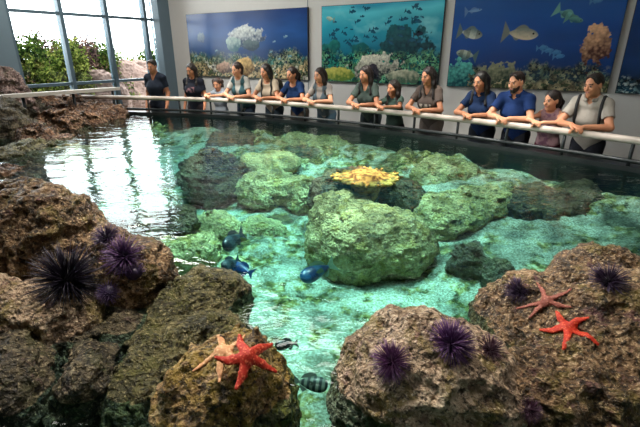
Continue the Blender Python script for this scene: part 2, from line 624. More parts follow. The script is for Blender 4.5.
# ================================================================== ROCKS
def rock_mat(name, stops, patch, patch2, fine=34, bumpd=.02, lo=.52, hi=.62, fleck=1.0):
    t = NT(name)
    co = t.pos()
    a = t.noise(co, 5.5, 6, .62, .4)
    b = t.noise(co, fine, 5, .68)
    c = t.noise(t.n('VectorMath', {0: co, 1: (3.1, 7.7, 1.9)}, operation='ADD').outputs[0], 9.0, 4, .6, .5)
    wob = t.n('VectorMath', {0: t.n('TexNoise', {'Vector': co, 'Scale': fine * .8, 'Detail': 2}).outputs['Color'], 1: (.03, .03, .03)}, operation='MULTIPLY').outputs[0]
    cw = t.n('VectorMath', {0: co, 1: wob}, operation='ADD').outputs[0]
    v = t.n('TexVoronoi', {'Vector': cw, 'Scale': fine * 1.4}).outputs['Distance']
    v2 = t.n('TexVoronoi', {'Vector': cw, 'Scale': fine * 3.4}).outputs['Distance']
    mixn = t.math('ADD', t.math('MULTIPLY', a, .5), t.math('MULTIPLY', b, .5))
    base = t.ramp(mixn, stops)
    col = t.mix(t.math('MULTIPLY', t.ramp(c, [(lo, 0.0), (hi, 1.0)]), .8), base, patch)
    d = t.noise(t.n('VectorMath', {0: co, 1: (9.4, 2.2, 6.1)}, operation='ADD').outputs[0], 13.0, 4, .65, .3)
    col = t.mix(t.math('MULTIPLY', t.ramp(d, [(.58, 0.0), (.66, 1.0)]), .75), col, patch2)
    # pale barnacle-like speckle and small dark flecks, both scattered at random
    col = t.mix(t.math('MULTIPLY', t.ramp(t.noise(co, fine * 2.2, 3, .7), [(.56, 0.0), (.63, 1.0)]), .7 * fleck), col, stops[-1][1])
    col = t.mix(t.math('MULTIPLY', t.ramp(t.noise(t.n('VectorMath', {0: co, 1: (1.4, 5.2, 8.1)}, operation='ADD').outputs[0], fine * 1.3, 4, .7), [(.53, 0.0), (.60, 1.0)]), .85 * fleck), col, stops[0][1])
    h = t.math('ADD', t.math('MULTIPLY', b, 1.0), t.math('ADD', t.math('MULTIPLY', v, .7), t.math('ADD', t.math('MULTIPLY', v2, .25), t.math('MULTIPLY', c, .5))))
    bp = t.n('Bump', {'Strength': 1.0, 'Distance': bumpd * 1.7, 'Height': h})
    t.done(t.n('BsdfPrincipled', {'Base Color': col, 'Roughness': t.ramp(b, [(.3, .42), (.7, .8)]), 'Specular IOR Level': .5, 'Normal': bp.outputs[0]}).outputs[0])


rock_mat('rock_brown', [(.32, L(22, 17, 12)), (.45, L(78, 58, 40)), (.55, L(138, 108, 76)), (.68, L(214, 188, 150))], L(108, 94, 40), L(104, 66, 68))
rock_mat('rock_dark', [(.34, L(16, 14, 11)), (.46, L(54, 48, 36)), (.56, L(98, 88, 66)), (.7, L(176, 162, 130))], L(62, 62, 28), L(84, 62, 58))
rock_mat('rock_tan', [(.32, L(50, 38, 28)), (.44, L(140, 116, 94)), (.55, L(200, 174, 146)), (.68, L(232, 214, 188))], L(128, 112, 50), L(136, 98, 94))
rock_mat('rock_green', [(.32, L(20, 22, 12)), (.45, L(66, 66, 38)), (.55, L(114, 108, 68)), (.7, L(178, 166, 124))], L(88, 88, 34), L(64, 56, 46))
rock_mat('rock_sunk', [(.30, L(50, 50, 32)), (.42, L(160, 148, 94)), (.54, L(210, 192, 132)), (.68, L(244, 232, 190))], L(178, 158, 74), L(100, 90, 64), fine=26, bumpd=.03, fleck=.45)
rock_mat('rock_sunk_dark', [(.30, L(28, 26, 20)), (.44, L(70, 62, 46)), (.56, L(108, 96, 70)), (.70, L(160, 146, 106))], L(90, 84, 42), L(84, 58, 50), fine=26, bumpd=.03, fleck=.45)
rock_mat('rock_bank', [(.34, L(26, 18, 14)), (.46, L(88, 60, 42)), (.56, L(150, 110, 80)), (.7, L(210, 180, 148))], L(92, 58, 38), L(66, 62, 38), fine=16, bumpd=.05)

rock_mat('rock_pink', [(.34, L(86, 66, 62)), (.46, L(150, 122, 114)), (.56, L(196, 168, 158)), (.7, L(232, 214, 206))], L(120, 110, 80), L(110, 84, 84), fine=16, bumpd=.05)

rock_mat('rock_moss', [(.32, L(26, 20, 12)), (.45, L(84, 64, 36)), (.55, L(146, 116, 66)), (.68, L(216, 188, 136))], L(150, 126, 48), L(150, 118, 92), lo=.46, hi=.54)

ROCK_BVH = {}
ROCKS = {}


def E(px, py, z, wpx, ry, rz, rot=0.0):
    c = P(px, py, z)
    return (c, (wpx / F * depth(c), ry, rz), rot)


def E2(px, py, z, wpx, ry, rz, rot=0.0):       # the same, standing on the shelving bottom
    c = P(px, py, z)
    for _ in range(3):
        c = P(px, py, min(z + float(rise(c[:2])[0]), .60 - rz if rz < .3 else .40))
    return (c, (wpx / F * depth(c), ry, rz), rot)


def rock(label, ells, mat, seed, h=.009, amp=.05, pit=.5, k=.10, name='rock', group=None, freq=1.0, cat='rock', base=0.0, strat=1.7):
    lo = np.min([e[0] - max(e[1]) for e in ells], 0) - .14
    hi = np.max([e[0] + max(e[1]) for e in ells], 0) + .14
    s = SDF(lo, hi, h)
    for c, r, rot in ells:
        R = np.array([[math.cos(rot), math.sin(rot), 0], [-math.sin(rot), math.cos(rot), 0], [0, 0, 1]])
        s.ell(c, r, k, R)
    # lumps and facets are carved into the field so overhangs can form
    X, Y, Z = np.meshgrid(*s.ax, indexing='ij')
    near = np.abs(s.a) < .16
    pts = np.stack([X[near], Y[near], Z[near]], 1)
    dd = amp * 1.5 * fbm(pts * 3.2 * freq, 3, seed) + amp * .8 * fbm(pts * np.array([8.0, 8.0, 8.0 * strat]) * freq, 4, seed + 5, ridged=True)
    wv = worley(pts * 8.5 * freq + fbm(pts * 6, 2, seed + 2)[:, None] * .4, seed + 9)
    dd += amp * pit * (np.clip(.62 - wv, -.3, .4))
    s.a[near] -= dd.astype(np.float32)
    v, q = s.mesh()
    nn = normals(v, q)
    fine = fbm(v * 34 * freq, 3, seed + 3) * .16 + np.clip(.45 - worley(v * 26 * freq, seed + 4), -.2, .3) * .32
    v = v + nn * (fine * amp)[:, None]
    if base is not None:
        v[:, 2] = np.maximum(v[:, 2], base)
    o = np.array([np.mean([e[0][0] for e in ells]), np.mean([e[0][1] for e in ells]), max(base or 0, v[:, 2].min())])
    ob = mesh_obj(name, v, q, MATS[mat], None, True, o)
    tag(ob, label, cat, group)
    ROCK_BVH[ob.name] = BVHTree.FromPolygons([tuple(x) for x in v], [tuple(x) for x in q.tolist()])
    return ob


def hit(px, py, only=None):
    """where the sight line through a pixel meets a rock (or the pool floor)"""
    d = Vector(raydir(px, py)).normalized()
    best = None
    for nme, b in ROCK_BVH.items():
        if only and nme not in only:
            continue
        loc, nor, i, dist = b.ray_cast(Vector((0, 0, CAMZ)), d)
        if loc is not None and (best is None or dist < best[2]):
            best = (np.array(loc), np.array(nor), dist)
    if best is None:
        loc, nor, i, dist = floor_bvh.ray_cast(Vector((0, 0, CAMZ)), d)
        if loc is None:
            c = P(px, py, .2); return c, np.array([0, 0, 1.0]), 1.0
        best = (np.array(loc), np.array(nor), dist)
    if best[1][2] < 0:
        best = (best[0], -best[1], best[2])
    return best


# --- foreground, above the water
rock('large brown domed rock on the left with a black urchin on its flank',
     [E(0, 248, .86, 88, .34, .30, .3), E(56, 255, .84, 46, .28, .30), E(-70, 270, .8, 90, .5, .36)], 'rock_brown', 11, .010, .065, .8)
rock('flat tan shelf rock below the black urchin at the left edge',
     [E(28, 322, .72, 70, .22, .17, .2), E(-30, 330, .7, 60, .25, .2)], 'rock_tan', 15, .008, .045)
rock('pitted rock shelf carrying the cluster of purple urchins',
     [E(120, 284, .78, 36, .15, .18), E(142, 278, .80, 24, .11, .155), E(98, 270, .74, 30, .2, .22)], 'rock_brown', 23, .008, .045)
rock('grey brown lumpy rock in the bottom left corner',
     [E(2, 405, .66, 50, .15, .20), E(26, 376, .64, 30, .10, .17, .3)], 'rock_dark', 31, .007, .04)
rock('rounded mottled rock next to the bottom left corner rock',
     [E(88, 402, .66, 30, .12, .18, -.5), E(98, 378, .62, 26, .10, .17)], 'rock_dark', 37, .007, .04)
rock('dark rock filling the gap under the purple urchin shelf',
     [E(130, 345, .60, 40, .18, .16), E(76, 350, .60, 45, .16, .15)], 'rock_dark', 41, .008, .04)
rock('olive green rock rising from the water beside the urchin shelf',
     [E(203, 306, .66, 42, .20, .18, .2), E(180, 330, .64, 40, .2, .19)], 'rock_green', 43, .008, .04)
rock('low dark olive rock between the starfish rock and the corner rocks',
     [E(145, 405, .62, 34, .16, .18), E(162, 368, .60, 30, .14, .18)], 'rock_green', 47, .007, .04)
rock('brown yellow rock with a red starfish and a pale starfish on top',
     [E(236, 398, .70, 50, .17, .21), E(200, 412, .68, 46, .16, .20), E(252, 386, .72, 30, .12, .18)], 'rock_moss', 53, .006, .04, .7)
rock('dark mossy rock wedged between the olive rock and the starfish rock',
     [E(214, 352, .64, 34, .16, .15), E(186, 376, .62, 30, .14, .16)], 'rock_green', 57, .007, .04)
rock('rounded tan boulder with two purple urchins on its face',
     [E(425, 384, .70, 78, .22, .27, .1), E(465, 410, .64, 58, .2, .25), E(385, 400, .62, 46, .18, .22)], 'rock_tan', 61, .007, .035, .5)
rock('broad brown rock on the right carrying a red starfish',
     [E(590, 340, .72, 84, .30, .24, .2), E(602, 292, .76, 46, .18, .20), E(522, 332, .66, 48, .20, .20), E(560, 410, .64, 86, .22, .22), E(670, 350, .7, 80, .35, .26)], 'rock_brown', 71, .008, .045, .7)
# --- under the water
rock('large round sunken boulder below the yellow plate coral',
     [E2(365, 244, .25, 53, .42, .34, .1), E2(345, 225, .29, 36, .3, .33), E2(398, 247, .23, 36, .3, .27)], 'rock_sunk', 83, .014, .05, .6)
rock('dark sunken rock directly under the yellow plate coral',
     [E2(352, 202, .30, 40, .3, .33), E2(385, 205, .26, 38, .3, .28), E2(360, 188, .34, 22, .25, .26)], 'rock_sunk_dark', 87, .014, .06)
rock('dark sunken boulder with a pale brown top left of the pool middle',
     [E2(214, 184, .28, 30, .30, .34), E2(206, 167, .46, 20, .24, .20)], 'rock_sunk_dark', 91, .014, .09)
rock('pale flat sunken rock just below the surface left of the plate coral',
     [E2(270, 163, .54, 30, .36, .12, .2)], 'rock_sunk', 93, .014, .04)
rock('broad rubble covered sunken rock in front of the pale flat rock',
     [E2(272, 190, .24, 34, .34, .24), E2(305, 198, .2, 28, .24, .22)], 'rock_sunk', 97, .014, .06)
rock('flat dark sunken slab in front of the window reflection',
     [E2(130, 232, .50, 38, .22, .18), E2(170, 224, .46, 26, .2, .17)], 'rock_sunk_dark', 101, .012, .045)
rock('sunken green rubble rock behind the olive rock',
     [E2(180, 252, .2, 40, .26, .2), E2(215, 236, .16, 30, .22, .18)], 'rock_sunk', 103, .012, .05)
rock('dark reddish sunken rock in the right half of the pool',
     [E2(540, 208, .2, 40, .30, .22, .4), E2(572, 202, .16, 28, .3, .2)], 'rock_sunk_dark', 107, .016, .06)
rock('small dark weedy sunken rock behind the right hand urchin',
     [E2(470, 268, .12, 24, .16, .2), E2(497, 285, .12, 14, .12, .2)], 'rock_sunk_dark', 109, .012, .05)
rock('long low sunken ledge near the handrail on the right',
     [E2(600, 190, .3, 40, .3, .26), E2(640, 196, .3, 40, .3, .25)], 'rock_sunk_dark', 113, .018, .06)
rock('low sunken mound in the middle of the right half of the pool',
     [E2(450, 215, .08, 36, .36, .16), E2(480, 205, .08, 30, .3, .15)], 'rock_sunk', 127, .016, .06)
rock('small sunken stone at the foot of the round boulder on its left',
     [E2(262, 232, .1, 24, .2, .14)], 'rock_sunk', 131, .012, .05)
rock('sunken stone far back in the pool under the people',
     [E2(330, 150, .25, 36, .4, .22), E2(300, 148, .25, 26, .3, .22)], 'rock_sunk', 137, .018, .06)
rock('sunken brown hump far back in the pool left of the middle',
     [E2(232, 146, .3, 26, .4, .24)], 'rock_sunk_dark', 139, .018, .06)
rock('sunken stone under the right end of the plate coral',
     [E2(440, 178, .18, 34, .36, .2)], 'rock_sunk', 149, .018, .06)
# --- left bank
rock('tall dark bank rock at the left edge under the pale ledge',
     [E(10, 122, .70, 44, .45, .44), E(-25, 135, .7, 50, .6, .5), E(14, 142, .62, 34, .3, .3)], 'rock_dark', 151, .022, .12, .6, .15, freq=.6)
rock('orange brown bank rock in the middle of the left shore',
     [E(62, 133, .64, 28, .32, .30), E(44, 145, .62, 28, .28, .24)], 'rock_bank', 157, .018, .10, .7, freq=.7)
rock('brown bank rock behind the orange brown one under the ledge',
     [E(52, 112, .8, 34, .5, .26), E(80, 110, .8, 20, .4, .24)], 'rock_bank', 163, .022, .11, .6, freq=.7)
rock('reddish bank rock at the far end of the shore beside the handrail',
     [E(98, 120, .70, 24, .42, .26), E(110, 118, .68, 15, .35, .20), E(88, 129, .62, 20, .3, .24)], 'rock_bank', 167, .020, .10, .6, freq=.7)
rock('half sunken mossy shelf rock on the left shore',
     [E(14, 165, .58, 42, .45, .17), E(45, 156, .56, 30, .3, .17)], 'rock_green', 173, .016, .07)
rock('half sunken brown stone in front of the mossy shelf',
     [E(6, 186, .60, 30, .26, .17), E(34, 178, .58, 24, .2, .12)], 'rock_bank', 179, .014, .06)
rock('flat sunken green stone at the edge of the window reflection',
     [E(72, 160, .56, 26, .36, .15)], 'rock_sunk', 181, .016, .06)
rock('pale pinkish bank rock against the blue grey column at the left edge',
     [(D(4, 80, 7.2) * np.array([1, 1, 0]) + np.array([0, 0, .9]), (.34, .3, .62), 0.0)], 'rock_pink', 191, .02, .08, .4, .1, freq=.7)

# ================================================================== PICTURES ON THE WALL
def u_at(px, z=1.9):
    us = np.linspace(-.5, 14, 4000)
    q = [abs(project(UV(u, .03, z))[0] - px) if depth(UV(u, .03, z)) > .3 else 1e9 for u in us]
    return float(us[int(np.argmin(q))])


def z_at(px, py):
    u = u_at(px)
    zs_ = np.linspace(.5, 4, 1500)
    q = [abs(project(UV(u, .03, z))[1] - py) for z in zs_]
    return float(zs_[int(np.argmin(q))])


plain('canvas_edge', L(22, 30, 44), .5)
vcol('print_gloss', .22, .5)


class Paint:
    def __init__(s, w, h, nx, seed):
        s.nx = nx; s.ny = int(nx * h / w) + 1
        s.asp = w / h
        gx, gy = np.meshgrid(np.linspace(0, s.asp, s.nx), np.linspace(0, 1, s.ny), indexing='ij')
        s.x = gx.ravel(); s.y = gy.ravel()
        s.p = np.stack([s.x, s.y, np.full_like(s.x, seed * 3.7)], 1)
        s.c = np.zeros((len(s.x), 3)); s.seed = seed; s.K = s.asp / 1.72

    def grad(s, stops):
        ys = [a for a, _ in stops]
        y = s.y + .10 * fbm(s.p * 2.2, 3, s.seed)
        for k in range(3):
            s.c[:, k] = np.interp(y, ys, [L(*c)[k] for _, c in stops])
        s.c *= (1 + .25 * fbm(s.p * np.array([1.2, 6, 1]), 3, s.seed + 3))[:, None]

    def put(s, m, col):
        col = np.array(L(*col)) if not isinstance(col, np.ndarray) else col
        m = np.clip(m, 0, 1)[:, None]
        s.c = s.c * (1 - m) + col * m

    def reef(s, base, var, pal, fade=.05, scale=14, dens=1.0, seed=0):
        edge = base + var * fbm(np.stack([s.x * 2.6, s.x * 0, s.x * 0 + s.seed + seed], 1), 4, s.seed + seed)
        edge = edge + .07 * fbm(s.p * 9, 3, s.seed + seed + 1)
        m = np.clip((edge - s.y) / fade, 0, 1) * dens
        q = s.p * scale + 1.3 * fbm(s.p * 7, 3, s.seed + 2)[:, None]
        cell = vnoise(np.floor(q * .8) + .5, s.seed + seed + 4) * .5 + .5
        cell = np.clip(cell + .35 * fbm(s.p * 30, 3, s.seed + 6), 0, .999)
        col = np.array([L(*c) for c in pal])[(cell * len(pal)).astype(int)]
        lum = .5 + 1.5 * np.clip(.5 + fbm(s.p * 20, 4, s.seed + 7), 0, 1.4)
        wv = worley(q * .9, s.seed + 8)
        lum *= np.clip(1.25 - wv, .25, 1.3)
        s.c = s.c * (1 - m[:, None]) + (col * lum[:, None]) * m[:, None]

    def blob(s, cx, cy, rx, ry, pal, scale=20, rough=.25, seed=0):
        cx, rx = cx * s.K, rx * s.K
        dx, dy = (s.x - cx) / rx, (s.y - cy) / ry
        r = np.sqrt(dx * dx + dy * dy) + rough * fbm(s.p * scale * .5, 4, s.seed + seed)
        m = np.clip((1 - r) / .10, 0, 1)
        wv = worley(s.p * scale, s.seed + seed + 1)
        t_ = np.clip(.65 + .5 * (dy + dx * -.3) - .6 * wv + .3 * fbm(s.p * 26, 3, seed), 0, 1)
        a, b = np.array(L(*pal[0])), np.array(L(*pal[1]))
        s.c = s.c * (1 - m[:, None]) + (a + (b - a) * t_[:, None]) * m[:, None]

    def fish(s, cx, cy, ln, ang, body, back, hgt=.42, stripes=0, fins=True):
        ca, sa = math.cos(ang), math.sin(ang)
        cx, ln = cx * s.K, ln * s.K ** .6
        X = ((s.x - cx) * ca + (s.y - cy) * sa) / ln           # head towards +X, -0.5..0.5
        Y = (-(s.x - cx) * sa + (s.y - cy) * ca) / ln
        tt = np.clip((X + .32) / .82, 0, 1)
        prof = hgt * .5 * np.power(np.clip(4 * tt * (1 - tt), 0, 1), .62) * (.75 + .35 * tt)
        m = np.clip((prof - np.abs(Y)) / .02, 0, 1) * (X > -.32) * (X < .5)
        tail = np.clip(((-.28 - X) * .9 + .03 - np.abs(np.abs(Y) - (-.28 - X) * .45)) / .03, 0, 1) * (X < -.27) * (X > -.5)
        dors = np.clip((prof + .10 * (1 - ((X - .02) / .2) ** 2) - np.abs(Y)) / .02, 0, 1) * (np.abs(X - .02) < .2) * (Y > 0)
        an = np.clip((prof + .07 * (1 - ((X + .1) / .1) ** 2) - np.abs(Y)) / .02, 0, 1) * (np.abs(X + .1) < .1) * (Y < 0)
        a, b = np.array(L(*body)), np.array(L(*back))
        sh = np.clip(.5 + Y / (hgt + .01) * 1.6 + .3 * fbm(s.p * 40, 2, 3), 0, 1)
        col = a + (b - a) * sh[:, None]
        if stripes:
            col = col * (.55 + .45 * (np.sin(X * stripes * 2 * PI) > 0))[:, None]
        fm = np.clip(tail + (dors + an if fins else 0), 0, 1)
        s.put(fm, b * .8)
        s.c = s.c * (1 - m[:, None]) + col * m[:, None]
        eye = np.clip((.035 - np.hypot(X - .36, Y - .03)) / .012, 0, 1)
        s.put(eye, (14, 16, 20))


def mural(label, pxl, pxr, ztop, zbot, paint, seed, nx=420, ul=None, ur=None):
    u0 = u_at(pxl) if ul is None else ul
    u1 = u_at(pxr) if ur is None else ur
    w_, h_ = u1 - u0, ztop - zbot
    root = empty('mural', UV((u0 + u1) / 2, .002, zbot), label, 'picture', 'aquarium pictures on the grey wall', ROT)
    # local x runs along the wall, local -y points into the room
    MB().box((0, -.022, h_ / 2), (w_, .044, h_)).build('canvas', MATS['canvas_edge'], root)
    pt = Paint(w_, h_, nx, seed)
    paint(pt)
    vx = pt.x / pt.asp * (w_ - .016) - (w_ - .016) / 2
    vz = pt.y * (h_ - .016) + .008
    idx = np.arange(pt.nx * pt.ny).reshape(pt.nx, pt.ny)
    q = np.stack([idx[:-1, :-1].ravel(), idx[1:, :-1].ravel(), idx[1:, 1:].ravel(), idx[:-1, 1:].ravel()], 1)
    mesh_obj('print', np.stack([vx, np.full_like(vx, -.0465), vz], 1), q, MATS['print_gloss'], root, colors=np.clip(pt.c, 0, 1))
    return root


ZT, ZB = z_at(322, 6.2), z_at(322, 81)


def paint1(p):
    p.grad([(0, (14, 34, 62)), (.3, (24, 58, 104)), (.65, (36, 84, 148)), (1, (22, 52, 108))])
    p.reef(.42, .20, [(26, 62, 74), (60, 108, 100), (34, 70, 60), (140, 150, 120), (22, 44, 66), (84, 96, 70)], .10, 15)
    p.reef(.24, .12, [(120, 112, 84), (30, 60, 60), (180, 160, 120), (70, 84, 60), (200, 196, 180), (30, 46, 48)], .06, 18, seed=20)
    p.blob(.90, .62, .27, .17, [(44, 66, 92), (226, 232, 226)], 26, .45, 1)
    p.blob(.72, .52, .12, .12, [(60, 100, 110), (190, 210, 200)], 20, .4, 5)
    p.blob(.98, .50, .12, .08, [(30, 54, 70), (90, 110, 110)], 20, .4, 6)
    p.blob(.86, .17, .15, .15, [(96, 72, 40), (236, 196, 120)], 24, .4, 2)
    p.blob(.55, .14, .12, .10, [(84, 66, 60), (216, 176, 150)], 26, .4, 3)
    p.blob(.22, .62, .07, .09, [(40, 70, 110), (130, 150, 160)], 26, .5, 4)
    for x_, y_, l_ in ((.1, .33, .06), (1.3, .55, .05), (1.45, .62, .06), (1.25, .4, .05), (.45, .42, .05), (1.5, .34, .06), (1.36, .3, .05)):
        p.fish(x_, y_, l_, .2, (90, 130, 150), (130, 170, 180))


def paint2(p):
    p.grad([(0, (10, 70, 92)), (.4, (14, 96, 122)), (.7, (34, 150, 172)), (.9, (84, 190, 204)), (1, (44, 146, 176))])
    m = np.clip(fbm(p.p * np.array([3.0, 5, 1]) + 4, 4, 11) * 3 - .5, 0, 1) * np.clip(p.y * 2 - .6, 0, 1)
    p.put(m * .6, (140, 214, 216))
    p.blob(1.24, .46, .36, .27, [(6, 40, 52), (22, 86, 92)], 20, .9, 1)
    p.blob(.12, .40, .2, .16, [(8, 60, 66), (30, 120, 110)], 14, .6, 2)
    p.blob(.62, .38, .22, .12, [(8, 56, 66), (20, 96, 96)], 14, .6, 7)
    p.reef(.42, .18, [(14, 80, 76), (30, 120, 104), (10, 50, 58), (90, 150, 110), (20, 96, 90), (120, 140, 90)], .08, 15)
    p.blob(.28, .10, .30, .10, [(90, 120, 50), (214, 206, 104)], 22, .4, 3)
    p.blob(.88, .20, .34, .17, [(36, 50, 52), (230, 228, 206)], 34, .8, 4)
    p.blob(.82, .14, .10, .12, [(20, 24, 34), (70, 64, 74)], 26, .5, 5)
    p.blob(1.25, .10, .25, .09, [(70, 96, 80), (206, 204, 176)], 26, .5, 6)
    rr = random.Random(4)
    for k in range(46):
        p.fish(rr.uniform(.15, 1.5), rr.uniform(.5, .97), rr.uniform(.05, .11), rr.uniform(-.6, .5), (16, 84, 108), (18, 70, 94), .36)
    p.fish(.14, .84, .14, 2.9, (176, 200, 176), (120, 160, 150), .38)
    p.fish(1.42, .62, .13, .1, (16, 40, 56), (12, 30, 44), .4)


def paint3(p):
    p.grad([(0, (10, 40, 84)), (.35, (14, 56, 118)), (.7, (20, 74, 146)), (1, (30, 84, 150))])
    p.reef(.26, .14, [(30, 60, 66), (78, 96, 84), (26, 46, 60), (120, 124, 100), (44, 78, 66), (92, 84, 66)], .07, 17)
    p.reef(.12, .06, [(120, 112, 84), (40, 60, 56), (150, 140, 110), (70, 84, 60), (100, 70, 60)], .05, 20, seed=31)
    p.blob(.08, .12, .22, .20, [(8, 66, 76), (96, 196, 180)], 30, .8, 8)
    p.blob(.62, .16, .2, .12, [(40, 60, 50), (150, 150, 120)], 32, .8, 9)
    p.fish(.77, .60, .38, -.10, (206, 190, 160), (120, 128, 120), .36)
    p.fish(.21, .615, .30, -.18, (190, 196, 180), (96, 116, 116), .42, 2)
    p.fish(.20, .375, .26, 2.95, (170, 180, 160), (80, 110, 110), .40, 3)
    p.fish(.22, .86, .2, .1, (110, 150, 190), (90, 130, 180), .2)
    p.fish(1.20, .78, .26, -.45, (56, 110, 120), (110, 170, 160), .30, 3)
    p.fish(1.28, .73, .18, -.2, (40, 90, 104), (96, 150, 140), .34)
    for x_, y_ in ((1.08, .42), (1.16, .40), (1.2, .36), (1.02, .45), (1.45, .9)):
        p.fish(x_, y_, .12, .1, (50, 110, 160), (70, 130, 180), .4)
    p.blob(1.54, .46, .13, .20, [(70, 40, 34), (226, 176, 136)], 30, .75, 12)


def paint4(p):
    p.grad([(0, (10, 34, 62)), (.3, (12, 48, 96)), (1, (14, 56, 116))])
    p.reef(.16, .10, [(30, 70, 84), (96, 130, 136), (22, 50, 66), (150, 170, 168), (40, 80, 84)], .06, 16)
    p.fish(.5, .6, .34, -.1, (150, 166, 170), (70, 100, 120), .38)
    p.fish(1.0, .75, .24, .2, (90, 130, 160), (60, 96, 130), .38)


mural('deep blue reef picture with a big white coral head, leftmost on the wall', 189.5, 308.3, ZT, ZB, paint1, 1)
mural('turquoise reef picture with small dark fish and white coral', 322, 441.5, ZT, ZB, paint2, 2)
mural('blue picture with large fish and a tan coral cluster', 451, 618, ZT, ZB, paint3, 3, 500)
um = u_at(626)
mural('dark blue reef picture cut off at the right edge behind the backpack man', 626, 0, ZT, ZB, paint4, 4, 300, um, um + 2.5)

# ================================================================== OUTSIDE THE WINDOW AND THE LEDGE
def leaf_mat(name, a, b, c):
    t = NT(name)
    nz = t.noise(t.pos(), 9, 3, .6)
    col = t.ramp(nz, [(.36, a), (.5, b), (.64, c)])
    d = t.n('BsdfDiffuse', {'Color': col}); tr = t.n('BsdfTranslucent', {'Color': col})
    t.done(t.n('MixShader', {0: .35, 1: d.outputs[0], 2: tr.outputs[0]}).outputs[0])


leaf_mat('leaf_green', L(16, 26, 12), L(46, 68, 26), L(104, 122, 52))
leaf_mat('leaf_yellow', L(26, 36, 16), L(82, 98, 40), L(150, 154, 80))
leaf_mat('leaf_purple', L(28, 20, 22), L(70, 52, 50), L(124, 98, 84))
plain('twig', L(74, 56, 44), .9)
plain('pale_stone', L(120, 96, 86), .9, bump=.6, bscale=12, var=.5)
plain('ledge_pale', L(206, 200, 190), .6)


def bush(px, d, ztop, wid, mat, label, seed, nleaf=4200):
    rr = np.random.RandomState(seed)
    c = D(px, 60, d); c[2] = -.02
    root = empty('shrub', c, label, 'shrub', None)
    hgt = ztop
    # stems
    sm = MB()
    tips = []
    for k in range(9):
        a = rr.uniform(0, 2 * PI); r = wid * rr.uniform(.25, .9)
        top = np.array([math.cos(a) * r, math.sin(a) * r * .8, hgt * rr.uniform(.55, .97)])
        mid = top * .5 + np.array([0, 0, hgt * .06])
        sm.tube([np.array([.03 * math.cos(a), .03 * math.sin(a), 0]), mid, top], [.02, .013, .005], 5)
        tips.append((mid, top))
    sm.build('stem', MATS['twig'], root)
    # leaves clustered in clumps
    nc = 44
    cl = []
    for k in range(nc):
        th = rr.uniform(0, 2 * PI); zz = rr.uniform(.12, 1.0)
        rad = wid * (1.0 - .45 * zz ** 2) * rr.uniform(.3, 1)
        cl.append((math.cos(th) * rad, math.sin(th) * rad * .8, zz * hgt * rr.uniform(.8, 1.0)))
    cl = np.array(cl)
    ci = rr.randint(0, nc, nleaf)
    pos = cl[ci] + rr.normal(0, 1, (nleaf, 3)) * np.array([.12, .12, .11])
    pos[:, 2] = np.clip(pos[:, 2], .05, None)
    d1 = rr.normal(0, 1, (nleaf, 3)); d1[:, 2] += .5; d1 /= np.linalg.norm(d1, axis=1)[:, None]
    d2 = np.cross(d1, rr.normal(0, 1, (nleaf, 3))); d2 /= np.linalg.norm(d2, axis=1)[:, None]
    up = np.cross(d1, d2)
    ln = rr.uniform(.07, .13, nleaf)[:, None]
    a0 = pos - d1 * ln * .5; a2 = pos + d1 * ln * .5 - up * ln * .12
    a1 = pos + d2 * ln * .26 + up * ln * .1; a3 = pos - d2 * ln * .26 + up * ln * .1
    v = np.stack([a0, a1, a2, a3], 1).reshape(-1, 3)
    q = np.arange(nleaf * 4).reshape(-1, 4)
    mesh_obj('foliage', v, q, MATS[mat], root)
    return root


bush(24, 9.8, 2.15, .72, 'leaf_green', 'green shrub outside, beyond the leftmost window frame post', 1)
bush(48, 10.8, 2.15, .70, 'leaf_purple', 'purple brown shrub outside between the first two window posts', 2)
bush(66, 10.6, 2.05, .55, 'leaf_yellow', 'yellow green shrub outside, behind the second window post', 3)
bush(84, 11.6, 2.1, .6, 'leaf_purple', 'brownish shrub outside in the middle of the window wall', 4)
bush(104, 12.0, 2.05, .55, 'leaf_green', 'bushy green shrub outside, behind the third window post', 5)
bush(128, 14.5, 1.85, .7, 'leaf_yellow', 'pale green shrub outside, left of the standing man', 6, 3000)
bush(150, 15.0, 1.95, .6, 'leaf_green', 'small green shrub outside, behind the standing man', 7, 3000)
bush(2, 9.4, 1.95, .55, 'leaf_yellow', 'pale leafy shrub outside at the left picture edge', 8)
bush(36, 9.7, 1.75, .5, 'leaf_yellow', 'low yellow green shrub outside in front of the purple one', 9)


def stone(px, d, z, rx, rz, label, seed, mat='pale_stone'):
    c = D(px, 70, d); c[2] = z
    return rock(label, [(c, (rx, rx * .7, rz), .2 * seed)], mat, 400 + seed, .02, .08, .3, .05, 'stone', None, .6, 'stone', -.03)


stone(8, 9.7, .55, .75, .85, 'pale pinkish stone outside the window at the left edge', 1)
stone(96, 11.0, .5, .7, .85, 'pale stone outside in front of the brownish shrub', 2)
stone(122, 12.6, .6, 1.0, .95, 'long pale pink stone outside, left of the standing man', 3)
stone(142, 13.6, .6, .8, .95, 'pale stone outside behind the standing man', 4)

# pale ledge over the bank rocks
pa, pb2, pc = D(-30, 99, 6.1), D(40, 95, 7.1), D(117, 88.5, 8.7)
root = empty('ledge', pa * .5 + pc * .5 - np.array([0, 0, .4]), 'pale thin ledge over the bank rocks on the left shore', 'ledge')
o0 = np.array(root.location)
for a_, b_ in ((pa, pc),):
    dv = (b_ - a_); L_ = np.linalg.norm(dv); dv /= L_
    sd_ = np.cross(dv, [0, 0, 1.0]); sd_ /= np.linalg.norm(sd_)
    MB().box((a_ + b_) / 2 - o0, (L_, .16, .055), [dv, sd_, np.cross(sd_, dv)]).build('top_board', MATS['ledge_pale'], root)
for f_ in (.28, .62, .95):
    q_ = pa + (pc - pa) * f_
    MB().tube([q_ - o0 - np.array([0, 0, .6]), q_ - o0 - np.array([0, 0, .02])], .025, 8).build('post', MATS['post_dark'], root, True)

